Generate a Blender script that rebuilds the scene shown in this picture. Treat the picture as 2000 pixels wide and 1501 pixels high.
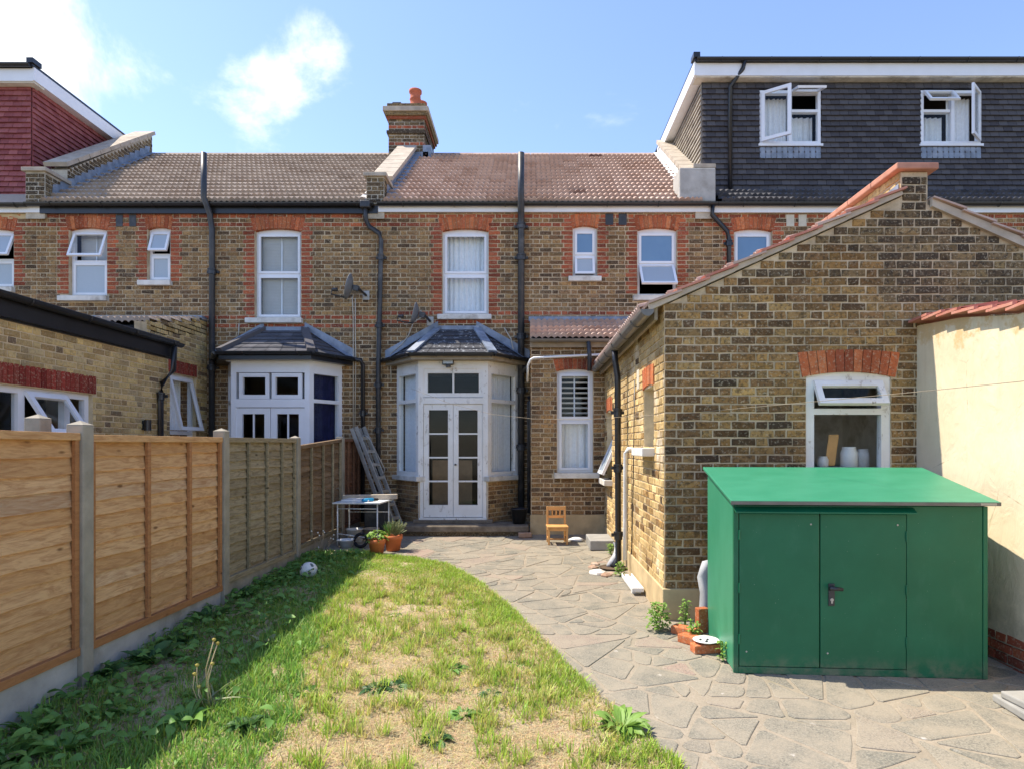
import bpy, math, random
import numpy as np
from mathutils import Vector, Matrix, noise
random.seed(7)
R = math.radians
sc = bpy.context.scene
for o in list(bpy.data.objects): bpy.data.objects.remove(o)

# ------------------------------------------------------------------ camera, sky, sun, exposure
F, VX, VY, EYE = 1250.0, 1035.0, 868.0, 1.65      # focal length and vanishing point in photograph pixels
cd = bpy.data.cameras.new('camera'); cam = bpy.data.objects.new('camera', cd); sc.collection.objects.link(cam)
cd.sensor_width = 36; cd.lens = 36 * F / 2000
cd.shift_x = -(VX - 1000) / 2000; cd.shift_y = (VY - 750.5) / 2000
cd.clip_start = .05; cd.clip_end = 3000
cam.location = (0, 0, EYE); cam.rotation_euler = (R(90), 0, 0); sc.camera = cam
SUN = Vector((.60, -.15, -1.0))
sl = bpy.data.lights.new('sun', 'SUN'); sl.energy = 3.8; sl.angle = R(.53); sl.color = (1, .90, .75)
so = bpy.data.objects.new('sun', sl); sc.collection.objects.link(so)
so.rotation_euler = SUN.to_track_quat('-Z', 'Y').to_euler()
EL = math.atan2(1, math.hypot(SUN.x, SUN.y)); AZ = math.atan2(-SUN.x, -SUN.y)
w = bpy.data.worlds.new('World'); sc.world = w; w.use_nodes = True
nt = w.node_tree; nt.nodes.clear()
def wn(t, **k):
    n = nt.nodes.new(t)
    for a, v in k.items(): setattr(n, a, v)
    return n
sky = wn('ShaderNodeTexSky', sky_type='NISHITA', sun_disc=False, sun_elevation=EL, sun_rotation=AZ, altitude=50, air_density=1.0, dust_density=.35, ozone_density=2.2)
tc = wn('ShaderNodeTexCoord')
nz = wn('ShaderNodeTexNoise'); nz.inputs['Scale'].default_value = 4.6; nz.inputs['Detail'].default_value = 7; nz.inputs['Roughness'].default_value = .64; nz.inputs['Distortion'].default_value = .35
nt.links.new(tc.outputs['Generated'], nz.inputs['Vector'])
def wmath(op, a, b=None, clamp=False):
    m = wn('ShaderNodeMath', operation=op, use_clamp=clamp)
    for i, v in enumerate((a, b)):
        if v is None: continue
        if isinstance(v, (int, float)): m.inputs[i].default_value = v
        else: nt.links.new(v, m.inputs[i])
    return m.outputs[0]
acc = None
for px, py, rad, amp in ((-20, 20, 12.0, .23), (215, 200, 6.5, .17), (480, 215, 5, .20), (605, 120, 4.6, .20), (1990, 60, 3, .10), (1780, 45, 3, .08)):
    d = Vector((px - VX, F, VY - py)).normalized()
    dp = wn('ShaderNodeVectorMath', operation='DOT_PRODUCT'); dp.inputs[1].default_value = d
    nt.links.new(tc.outputs['Generated'], dp.inputs[0])
    mr = wn('ShaderNodeMapRange', interpolation_type='SMOOTHSTEP')
    mr.inputs[1].default_value = math.cos(R(rad)); mr.inputs[2].default_value = 1; mr.inputs[3].default_value = 0; mr.inputs[4].default_value = amp
    nt.links.new(dp.outputs['Value'], mr.inputs[0])
    acc = mr.outputs[0] if acc is None else wmath('ADD', acc, mr.outputs[0])
dens = wmath('ADD', nz.outputs['Fac'], acc)
cm = wn('ShaderNodeMapRange', interpolation_type='SMOOTHSTEP'); cm.inputs[1].default_value = .635; cm.inputs[2].default_value = .93
nt.links.new(dens, cm.inputs[0])
mx = wn('ShaderNodeMix', data_type='RGBA'); nt.links.new(cm.outputs[0], mx.inputs[0])
hs = wn('ShaderNodeMix', data_type='RGBA', blend_type='MULTIPLY'); hs.inputs[0].default_value = 1; hs.inputs[7].default_value = (.92, .885, .97, 1)
nt.links.new(sky.outputs[0], hs.inputs[6]); nt.links.new(hs.outputs[2], mx.inputs[6])
mx.inputs[7].default_value = (4.6, 4.8, 5.0, 1)
bg = wn('ShaderNodeBackground'); bg.inputs[1].default_value = .15
out = wn('ShaderNodeOutputWorld')
nt.links.new(mx.outputs[2], bg.inputs[0]); nt.links.new(bg.outputs[0], out.inputs[0])
sc.view_settings.view_transform = 'Standard'; sc.view_settings.look = 'None'; sc.view_settings.gamma = 1
sc.view_settings.exposure = 1.12
sc.render.engine = 'CYCLES'
sc.cycles.max_bounces = 8; sc.cycles.diffuse_bounces = 4; sc.cycles.transparent_max_bounces = 12; sc.cycles.use_denoising = True

# ------------------------------------------------------------------ placing helpers
def ground_z(Y): return .03 * (Y - 4.5)
def W(px, py, Y): return Vector(((px - VX) / F * Y, Y, EYE - (py - VY) / F * Y))
def G(px, py):                      # pixel to the sloping ground
    v = (py - VY) / F; Y = (EYE + .135) / (v + .03)
    return Vector(((px - VX) / F * Y, Y, ground_z(Y)))
def pix(p): return VX + p[0] / p[1] * F, VY - (p[2] - EYE) / p[1] * F
YF, YB, YE, YO, XO, XC = 11.4, 10.75, 10.55, 5.9, 1.24, 3.56
def fx(px): return (px - VX) / F * YF
def fz(py): return EYE - (py - VY) / F * YF

# ------------------------------------------------------------------ materials
MATS = {}
class NT:
    def __init__(s, name):
        m = bpy.data.materials.new(name); m.use_nodes = True; s.m = m; s.t = m.node_tree; s.t.nodes.clear()
        s.out = s.n('ShaderNodeOutputMaterial'); MATS[name] = m
    def n(s, t, **k):
        nd = s.t.nodes.new(t)
        for a, v in k.items(): setattr(nd, a, v)
        return nd
    def put(s, sock, v):
        if hasattr(v, 'is_output'): s.t.links.new(v, sock)
        elif isinstance(v, (tuple, list)) and sock.type == 'RGBA': sock.default_value = tuple(v) + ((1,) if len(v) == 3 else ())
        else: sock.default_value = v
    def math(s, op, a, b=0., clamp=False):
        m = s.n('ShaderNodeMath', operation=op, use_clamp=clamp); s.put(m.inputs[0], a); s.put(m.inputs[1], b); return m.outputs[0]
    def mix(s, f, a, b, blend='MIX'):
        m = s.n('ShaderNodeMix', data_type='RGBA', blend_type=blend); s.put(m.inputs[0], f); s.put(m.inputs[6], a); s.put(m.inputs[7], b); return m.outputs[2]
    def pos(s, scale=(1, 1, 1), off=None):
        g = s.n('ShaderNodeNewGeometry'); mp = s.n('ShaderNodeMapping'); s.t.links.new(g.outputs['Position'], mp.inputs['Vector'])
        mp.inputs['Scale'].default_value = scale
        if off is not None: s.t.links.new(off, mp.inputs['Location'])
        return mp.outputs[0]
    def noise(s, scale, detail=4, rough=.55, vec=None, dist=0):
        n = s.n('ShaderNodeTexNoise'); n.inputs['Scale'].default_value = scale; n.inputs['Detail'].default_value = detail; n.inputs['Roughness'].default_value = rough; n.inputs['Distortion'].default_value = dist
        s.t.links.new(vec if vec is not None else s.pos(), n.inputs['Vector']); return n.outputs['Fac']
    def ramp(s, f, stops, const=False):
        r = s.n('ShaderNodeValToRGB'); cr = r.color_ramp
        if const: cr.interpolation = 'CONSTANT'
        while len(cr.elements) < len(stops): cr.elements.new(.5)
        for e, (p, c) in zip(cr.elements, stops): e.position = p; e.color = tuple(c) + (1,)
        s.put(r.inputs[0], f); return r.outputs[0]
    def mapr(s, v, a, b, c=0, d=1):
        m = s.n('ShaderNodeMapRange'); s.put(m.inputs[0], v)
        for i, x in enumerate((a, b, c, d)): m.inputs[i + 1].default_value = x
        return m.outputs[0]
    def n_z(s):
        g = s.n('ShaderNodeNewGeometry'); q = s.n('ShaderNodeSeparateXYZ'); s.t.links.new(g.outputs['Position'], q.inputs[0]); return q.outputs[2]
    def rnd(s):
        a = s.n('ShaderNodeObjectInfo').outputs['Random']; b = s.n('ShaderNodeNewGeometry').outputs['Random Per Island']
        return s.math('FRACT', s.math('ADD', a, b))
    def rnd2(s): return s.math('FRACT', s.math('MULTIPLY', s.rnd(), 37.31))
    def bsdf(s, col, rough=.8, bump=None, bs=.3, bd=.01, metal=0, spec=.3, trans=0, coat=0):
        p = s.n('ShaderNodeBsdfPrincipled'); s.put(p.inputs['Base Color'], col); s.put(p.inputs['Roughness'], rough)
        p.inputs['Metallic'].default_value = metal; p.inputs['Specular IOR Level'].default_value = spec; p.inputs['Coat Weight'].default_value = coat
        if bump is not None:
            b = s.n('ShaderNodeBump'); b.inputs['Strength'].default_value = bs; b.inputs['Distance'].default_value = bd
            s.put(b.inputs['Height'], bump); s.t.links.new(b.outputs[0], p.inputs['Normal'])
        sh = p.outputs[0]
        if trans:
            tr = s.n('ShaderNodeBsdfTranslucent'); s.put(tr.inputs[0], col); mxs = s.n('ShaderNodeMixShader'); mxs.inputs[0].default_value = trans
            s.t.links.new(sh, mxs.inputs[1]); s.t.links.new(tr.outputs[0], mxs.inputs[2]); sh = mxs.outputs[0]
        s.t.links.new(sh, s.out.inputs[0]); return s.m

def plain(name, col, rough=.6, var=.18, scale=9, bs=.15, metal=0, spec=.3, dirt=None, dirtamt=.5, coat=0):
    t = NT(name); n = t.noise(scale, 5); c = t.mix(t.mapr(n, .3, .7), tuple(x * (1 - var) for x in col), tuple(min(1, x * (1 + var)) for x in col))
    if dirt: c = t.mix(t.mapr(t.noise(scale * .37, 7, .65), .52, .68, 0, dirtamt), c, dirt)
    return t.bsdf(c, rough, t.noise(scale * 6, 3), bs, .004, metal, spec, coat=coat)

def bricks(name, stops, dark, darkamt=.55, streak=None, bs=.9):
    t = NT(name); c = t.ramp(t.rnd(), stops, False)
    c = t.mix(1, c, t.ramp(t.rnd2(), [(0, (.72, .70, .68)), (.5, (1, 1, 1)), (1, (1.22, 1.2, 1.15))]), 'MULTIPLY')
    n1 = t.noise(30, 5, .7); n2 = t.noise(5.5, 5, .65)
    c = t.mix(t.mapr(n1, .47, .62, 0, darkamt * 1.15), c, dark)
    c = t.mix(t.mapr(n2, .55, .75, 0, darkamt * .5), c, dark)
    c = t.mix(t.mapr(t.noise(48, 4, .65), .54, .66, 0, .5), c, (.58, .49, .34))
    c = t.mix(1, c, t.ramp(t.noise(.9, 5, .6), [(.3, (.70, .68, .66)), (.5, (.95, .95, .95)), (.7, (1.12, 1.1, 1.06))]), 'MULTIPLY')
    c = t.mix(t.mapr(t.noise(2.1, 6, .7, t.pos((1, 1, .55))), .56, .70, 0, .5), c, dark)
    if streak: c = t.mix(t.mapr(t.noise(1.7, 6, .62), .58, .72, 0, .75), c, streak)
    return t.bsdf(c, .92, t.noise(55, 5, .7), bs, .006, spec=.15)

stock = [(0, (.09, .058, .036)), (.12, (.19, .105, .050)), (.3, (.30, .175, .076)), (.5, (.385, .228, .094)), (.66, (.26, .142, .068)), (.8, (.42, .27, .115)), (.9, (.12, .08, .052)), (1, (.34, .215, .09))]
bricks('brick_stock', stock, (.06, .045, .03))
bricks('brick_sooty', [(0, (.06, .045, .032)), (.3, (.15, .10, .055)), (.6, (.24, .165, .08)), (.8, (.10, .07, .042)), (1, (.30, .21, .095))], (.035, .03, .025), .7)
bricks('brick_red', [(0, (.24, .060, .034)), (.35, (.36, .088, .042)), (.7, (.45, .12, .05)), (1, (.28, .068, .038))], (.12, .045, .03), .32)
bricks('brick_rubbed', [(0, (.38, .098, .044)), (.5, (.50, .14, .055)), (1, (.58, .20, .08))], (.22, .06, .035), .4)
bricks('brick_new', [(0, (.48, .35, .16)), (.2, (.60, .45, .21)), (.5, (.66, .49, .20)), (.7, (.42, .29, .135)), (.84, (.64, .51, .27)), (.93, (.18, .125, .08)), (1, (.55, .37, .13))], (.16, .11, .06), .35)
bricks('brick_out', [(0, (.065, .045, .030)), (.10, (.17, .095, .042)), (.3, (.31, .175, .065)), (.48, (.41, .245, .085)), (.62, (.21, .118, .054)), (.78, (.46, .295, .112)), (.9, (.13, .08, .045)), (1, (.35, .20, .07))], (.06, .045, .028), .65)
bricks('brick_pale', [(0, (.44, .30, .13)), (.3, (.60, .43, .19)), (.6, (.70, .53, .26)), (.85, (.50, .33, .14)), (1, (.74, .58, .32))], (.26, .175, .085), .42, (.82, .74, .60))
bricks('brick_soldier', [(0, (.26, .040, .030)), (.5, (.34, .055, .038)), (1, (.30, .075, .05))], (.16, .04, .03), .25)

def mortar(name, col, dark):
    t = NT(name); c = t.mix(t.mapr(t.noise(4, 6, .65), .42, .7), col, dark); c = t.mix(t.mapr(t.noise(40, 4), .5, .75, 0, .5), c, dark)
    t.bsdf(c, .95, t.noise(70, 4), .7, .005, spec=.1)
mortar('mortar', (.60, .485, .325), (.33, .26, .17)); mortar('mortar_grey', (.56, .50, .40), (.32, .28, .21)); mortar('mortar_new', (.68, .55, .345), (.46, .37, .23))

def tilemat(name, stops, lich, amt=.5):
    t = NT(name); c = t.ramp(t.rnd(), stops)
    c = t.mix(t.mapr(t.noise(7, 6, .65), .45, .7, 0, amt), c, lich)
    c = t.mix(t.mapr(t.noise(22, 4, .6), .6, .75, 0, .45), c, (.10, .07, .055))
    t.bsdf(c, .9, t.noise(60, 4), .5, .006, spec=.2)
tilemat('tile_pink', [(0, (.36, .24, .185)), (.2, (.42, .295, .235)), (.5, (.455, .33, .27)), (.8, (.50, .375, .31)), (.985, (.43, .305, .245)), (1, (.13, .07, .06))], (.56, .44, .38))
tilemat('tile_grey', [(0, (.29, .225, .175)), (.3, (.35, .28, .225)), (.7, (.41, .335, .27)), (1, (.32, .245, .19))], (.48, .42, .36))
tilemat('slate_dark', [(0, (.060, .057, .063)), (.5, (.082, .078, .084)), (1, (.105, .10, .105))], (.085, .08, .085), .35)
tilemat('tile_maroon', [(0, (.22, .060, .062)), (.5, (.29, .085, .085)), (1, (.35, .115, .11))], (.38, .17, .16), .35)
tilemat('slate_cheek_glare', [(0, (.24, .215, .185)), (.5, (.33, .30, .255)), (1, (.40, .365, .31))], (.46, .42, .36), .5)  # sun glare on the dormer cheek, put into a paler slate colour
tilemat('slate_bay', [(0, (.050, .052, .06)), (.5, (.075, .075, .085)), (1, (.10, .10, .11))], (.14, .14, .15), .5)
tilemat('tile_red', [(0, (.40, .14, .10)), (.5, (.48, .19, .135)), (1, (.54, .26, .19))], (.54, .34, .27), .4)

plain('upvc', (.78, .80, .83), .35, .03, 4, .02, dirt=(.60, .59, .55), dirtamt=.25)
t = NT('paint_old'); c = t.mix(t.mapr(t.noise(3, 5), .35, .7), (.80, .79, .75), (.70, .68, .62))
fl = t.math('MULTIPLY', t.mapr(t.noise(14, 7, .72, t.pos((1, 1, .45))), .585, .62), t.mapr(t.noise(1.6, 4, .6), .40, .62))
c = t.mix(fl, c, (.36, .31, .25)); t.bsdf(c, .6, t.math('SUBTRACT', t.noise(40, 4), fl), .5, .004)
plain('stone_sill', (.66, .64, .58), .85, .14, 7, .4, dirt=(.26, .23, .18), dirtamt=.75)
plain('concrete', (.31, .28, .22), .95, .16, 6, .6, dirt=(.17, .16, .115), dirtamt=.6)
plain('concrete_grey', (.40, .385, .35), .95, .18, 4, .8, dirt=(.18, .165, .125), dirtamt=.75)
plain('render_plinth', (.50, .385, .215), .95, .16, 5, .5, dirt=(.26, .20, .12), dirtamt=.6)
plain('black_plastic', (.016, .017, .020), .32, .2, 5, .03, spec=.5)
plain('black_iron', (.030, .031, .034), .45, .3, 12, .25, spec=.5, dirt=(.14, .135, .125), dirtamt=.5)
plain('grey_pipe', (.034, .038, .045), .42, .25, 6, .06, spec=.45, dirt=(.13, .125, .12), dirtamt=.4)
plain('brown_plastic', (.13, .12, .105), .35, .25, 6, .05, spec=.5)
plain('lead', (.20, .24, .30), .5, .3, 7, .4, spec=.5, dirt=(.42, .44, .47), dirtamt=.5)
plain('white_mortar', (.74, .72, .68), .9, .12, 9, .5, dirt=(.42, .40, .36))
plain('terracotta_pot', (.44, .125, .065), .85, .16, 6, .2, dirt=(.30, .10, .06))
plain('flower_pot', (.60, .17, .055), .7, .12, 8, .15, dirt=(.44, .20, .11), dirtamt=.5)
plain('coping', (.44, .38, .30), .9, .16, 6, .5, dirt=(.23, .19, .145), dirtamt=.5)
plain('coping_red', (.46, .22, .15), .85, .16, 8, .3, dirt=(.36, .18, .12), dirtamt=.5)
plain('curtain', (.86, .88, .89), .9, .06, 20, .1)
plain('blind', (.78, .82, .86), .7, .04, 8, .02)
plain('navy_curtain', (.02, .022, .075), .9, .3, 10, .1)
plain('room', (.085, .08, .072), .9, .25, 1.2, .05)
plain('interior_wood', (.33, .21, .11), .6, .2, 5, .05)
plain('soil', (.10, .07, .045), .98, .3, 12, .9)
plain('white_plastic', (.74, .75, .74), .45, .05, 6, .03, dirt=(.52, .50, .44))
plain('cable', (.52, .47, .38), .7, .1, 9, .02)
plain('table_white', (.76, .77, .76), .4, .05, 7, .03, dirt=(.48, .46, .40), dirtamt=.5)
plain('blue_plastic', (.03, .34, .60), .35, .1, 8, .02)
plain('aluminium', (.40, .39, .36), .5, .15, 12, .15, metal=.55, spec=.5, dirt=(.22, .20, .17))
plain('rubber', (.018, .018, .02), .8, .2, 12, .1)
plain('chair_pine', (.60, .32, .11), .5, .13, 10, .05, spec=.4)
plain('slab_grey', (.28, .275, .255), .9, .16, 6, .4, dirt=(.40, .39, .36))
plain('dish_grey', (.14, .145, .15), .5, .12, 7, .03)
plain('straw', (.55, .45, .26), .9, .2, 9, .2)
plain('rubble', (.34, .22, .15), .95, .25, 9, .7, dirt=(.52, .46, .38))
plain('timber_grey', (.30, .25, .18), .9, .2, 8, .3)
plain('cloth_grey', (.42, .43, .44), .9, .15, 11, .2)
plain('vent_cream', (.58, .53, .42), .9, .1, 10, .2)

t = NT('shed_green'); c = t.mix(t.mapr(t.noise(2.2, 5, .6), .35, .7), (.006, .105, .048), (.010, .130, .062))
c = t.mix(t.mapr(t.noise(5, 7, .72, t.pos((1, 1, .35))), .56, .76, 0, .16), c, (.10, .22, .16)); c = t.mix(t.mapr(t.noise(90, 2, .5), .75, .78, 0, .45), c, (.4, .42, .38)); c = t.mix(t.math('MULTIPLY', t.mapr(t.n_z(), .16, 0., 0, .8), t.mapr(t.noise(9, 6, .7), .40, .66)), c, (.20, .19, .13))
t.bsdf(c, t.mapr(t.noise(3.5, 4), .3, .7, .30, .46), t.noise(3, 2), .10, .01, spec=.36)

t = NT('shed_green_sunlit'); c = t.mix(t.mapr(t.noise(3, 6, .7, t.pos((1, 2.5, 1))), .35, .7), (.028, .21, .11), (.045, .25, .14)); t.bsdf(c, .42, t.noise(3, 2), .06, .01, spec=.5)  # same green paint lightened: sunlight on roof and left side put into the colour
t = NT('glass'); tr = t.n('ShaderNodeBsdfTransparent'); tr.inputs[0].default_value = (.95, .965, .97, 1); gl = t.n('ShaderNodeBsdfGlossy'); gl.inputs['Roughness'].default_value = .015
lw_ = t.n('ShaderNodeLayerWeight'); fr = t.math('ADD', t.math('MULTIPLY', t.math('POWER', lw_.outputs['Facing'], 4.), .6), .012); ms = t.n('ShaderNodeMixShader')
t.t.links.new(fr, ms.inputs[0]); t.t.links.new(tr.outputs[0], ms.inputs[1]); t.t.links.new(gl.outputs[0], ms.inputs[2]); t.t.links.new(ms.outputs[0], t.out.inputs[0])
t = NT('frosted'); c = t.mix(t.noise(90, 3), (.33, .39, .44), (.42, .48, .52)); t.bsdf(c, .22, t.noise(120, 2), .25, .003, spec=.6)
t = NT('frosted_sky_reflection'); c = t.mix(t.noise(2.5, 3), (.10, .20, .34), (.16, .28, .42)); t.bsdf(c, .18, t.noise(100, 2), .1, .002, spec=.7)  # blue of the reflected sky painted into the pane colour

def wood(name, stops, knot, grainamt=.5):
    t = NT(name); r = t.rnd(); cx = t.n('ShaderNodeCombineXYZ'); t.put(cx.inputs[0], t.math('MULTIPLY', r, 37.)); t.put(cx.inputs[1], t.math('MULTIPLY', t.rnd2(), 23.)); t.put(cx.inputs[2], t.math('MULTIPLY', r, 51.))
    v = t.pos((9, 2.0, 15), cx.outputs[0]); g1 = t.noise(1.7, 5, .6, v, 1.6); g2 = t.noise(9, 4, .6, t.pos((9, 1.1, 30), cx.outputs[0]), .4)
    c = t.ramp(r, stops); c = t.mix(t.mapr(g1, .42, .66, 0, grainamt), c, knot); c = t.mix(t.mapr(g2, .48, .7, 0, grainamt * .7), c, knot)
    kv = t.n('ShaderNodeTexVoronoi'); kv.inputs['Scale'].default_value = 1.0; t.t.links.new(t.pos((4, 2.6, 7.5), cx.outputs[0]), kv.inputs['Vector'])
    c = t.mix(t.mapr(kv.outputs['Distance'], .05, .11, .85, 0), c, tuple(x * .45 for x in knot))
    t.bsdf(c, .85, g2, .5, .004, spec=.2)
wood('fence_new', [(0, (.55, .315, .135)), (.3, (.63, .38, .175)), (.6, (.69, .44, .22)), (.8, (.57, .32, .13)), (.92, (.72, .48, .26)), (1, (.50, .34, .20))], (.33, .15, .055), .62)
wood('fence_batten', [(0, (.36, .165, .06)), (1, (.44, .21, .085))], (.24, .10, .04), .5)
wood('fence_grey', [(0, (.25, .205, .125)), (.5, (.32, .265, .165)), (1, (.38, .32, .205))], (.115, .085, .045), .6)
wood('fence_dark', [(0, (.15, .098, .055)), (.5, (.21, .14, .078)), (1, (.26, .18, .105))], (.08, .05, .028), .6)
wood('fence_rust', [(0, (.16, .075, .04)), (.5, (.20, .10, .055)), (1, (.24, .13, .075))], (.09, .04, .025), .6)

t = NT('cream_render'); n = t.noise(2.2, 6, .65)
c = t.mix(t.mapr(n, .35, .7), (.73, .625, .44), (.64, .535, .36)); g = t.n('ShaderNodeNewGeometry'); sp = t.n('ShaderNodeSeparateXYZ'); t.t.links.new(g.outputs['Position'], sp.inputs[0])
edge = t.math('ADD', t.mapr(sp.outputs[2], 2.2, 2.75, 0, .42), t.math('SUBTRACT', t.noise(5, 6, .7), .5))
c = t.mix(t.mapr(edge, .26, .36, 0, .75), c, (.56, .37, .16))
c = t.mix(t.mapr(t.noise(6, 5, .7, t.pos((1, 1, .35))), .58, .75, 0, .35), c, (.48, .40, .24))
c = t.mix(t.math('MULTIPLY', t.mapr(t.noise(9, 5, .65, t.pos((1, 1, .06))), .50, .66), t.mapr(t.n_z(), 1.5, 2.7, 0, .30)), c, (.44, .35, .20)); c = t.mix(t.math('MULTIPLY', t.mapr(t.noise(4, 6, .7), .42, .6), t.mapr(t.n_z(), .75, .15, 0, .7)), c, (.30, .26, .17)); vc = t.n('ShaderNodeTexVoronoi', feature='DISTANCE_TO_EDGE'); vc.inputs['Scale'].default_value = 1.1; t.t.links.new(t.pos(), vc.inputs['Vector']); c = t.mix(t.math('MULTIPLY', t.mapr(t.math('ADD', vc.outputs['Distance'], t.math('MULTIPLY', t.noise(14, 4), .03)), .012, .020, .7, 0), t.mapr(t.noise(1.4, 2), .5, .56)), c, (.34, .28, .17))
tv = t.noise(5.5, 6, .6, t.pos((1, 1.6, .9)), .8); t.bsdf(c, .9, tv, .55, .02, spec=.15)

t = NT('paving_stone'); r = t.rnd()
c = t.ramp(r, [(0, (.14, .14, .115)), (.2, (.235, .215, .168)), (.42, (.18, .172, .14)), (.62, (.28, .25, .192)), (.8, (.15, .148, .122)), (.93, (.26, .222, .172)), (1, (.32, .215, .17))])
sp1 = t.noise(75, 3, .7); c = t.mix(t.mapr(sp1, .46, .6, 0, .5), c, (.35, .32, .255)); c = t.mix(t.mapr(t.noise(105, 2, .6), .52, .64, 0, .7), c, (.10, .098, .085))
vo = t.n('ShaderNodeTexVoronoi'); vo.inputs['Scale'].default_value = 6.5; vo.inputs['Randomness'].default_value = 1; t.t.links.new(t.pos(), vo.inputs['Vector'])
spots = t.math('MULTIPLY', t.mapr(t.math('ADD', vo.outputs['Distance'], t.math('MULTIPLY', t.noise(24, 5, .7), .75)), .43, .52, .8, 0), t.mapr(t.noise(2.6, 4, .65), .50, .60))
c = t.mix(spots, c, (.56, .53, .48)); c = t.mix(t.mapr(t.noise(3.0, 7, .72), .42, .60, 0, .72), c, (.31, .27, .205)); t.bsdf(c, .92, sp1, .7, .004, spec=.2)
t = NT('paving_mortar'); c = t.mix(t.mapr(t.noise(5, 6, .7), .35, .7), (.345, .295, .225), (.255, .22, .165)); c = t.mix(t.mapr(t.noise(70, 4, .7), .46, .62, 0, .6), c, (.23, .195, .145)); c = t.mix(t.mapr(t.noise(1.6, 5, .65), .56, .68, 0, .6), c, (.20, .19, .13)); t.bsdf(c, .95, t.noise(80, 4), .7, .005, spec=.15)
t = NT('step_stone'); c = t.mix(t.mapr(t.noise(6, 6, .7), .4, .65), (.14, .115, .085), (.24, .20, .15)); t.bsdf(c, .95, t.noise(50, 5), .8, .01, spec=.15)
t = NT('lawn_earth'); c = t.mix(t.mapr(t.noise(2.6, 6, .65), .38, .64), (.52, .415, .275), (.38, .285, .185)); c = t.mix(t.mapr(t.noise(45, 5, .75), .46, .64, 0, .75), c, (.66, .55, .36)); c = t.mix(t.mapr(t.noise(75, 4, .7, None), .55, .72, 0, .6), c, (.17, .12, .075)); t.bsdf(c, .98, t.noise(60, 6, .75), 1, .02, spec=.1)
plain('far_earth', (.18, .15, .09), .95, .2, 3, .4)
t = NT('grass'); at = t.n('ShaderNodeVertexColor', layer_name='Col'); t.bsdf(at.outputs[0], .5, spec=.3, trans=.42)
def leafmat(name, a, b): t = NT(name); t.bsdf(t.mix(t.rnd(), a, b), .5, t.noise(60, 3), .2, .003, spec=.3, trans=.3)
leafmat('leaf', (.10, .22, .045), (.19, .36, .075)); leafmat('leaf_lime', (.17, .30, .05), (.26, .42, .09)); leafmat('leaf_dark', (.05, .125, .04), (.10, .20, .055)); leafmat('leaf_grey', (.22, .26, .13), (.32, .34, .17)); leafmat('flower_yellow', (.50, .40, .08), (.58, .50, .14))
t = NT('ball'); v1 = t.n('ShaderNodeTexVoronoi', feature='F1'); v1.inputs['Scale'].default_value = 15; t.t.links.new(t.pos(), v1.inputs['Vector']); t.bsdf(t.mix(t.mapr(v1.outputs['Distance'], .27, .31, 1, 0), (.74, .73, .69), (.12, .14, .14)), .5)
t = NT('slate_worn'); c = t.mix(t.mapr(t.noise(16, 6, .7), .57, .63), (.05, .052, .06), (.36, .38, .40)); t.bsdf(c, .75, t.noise(30, 4), .4, .006)

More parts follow.
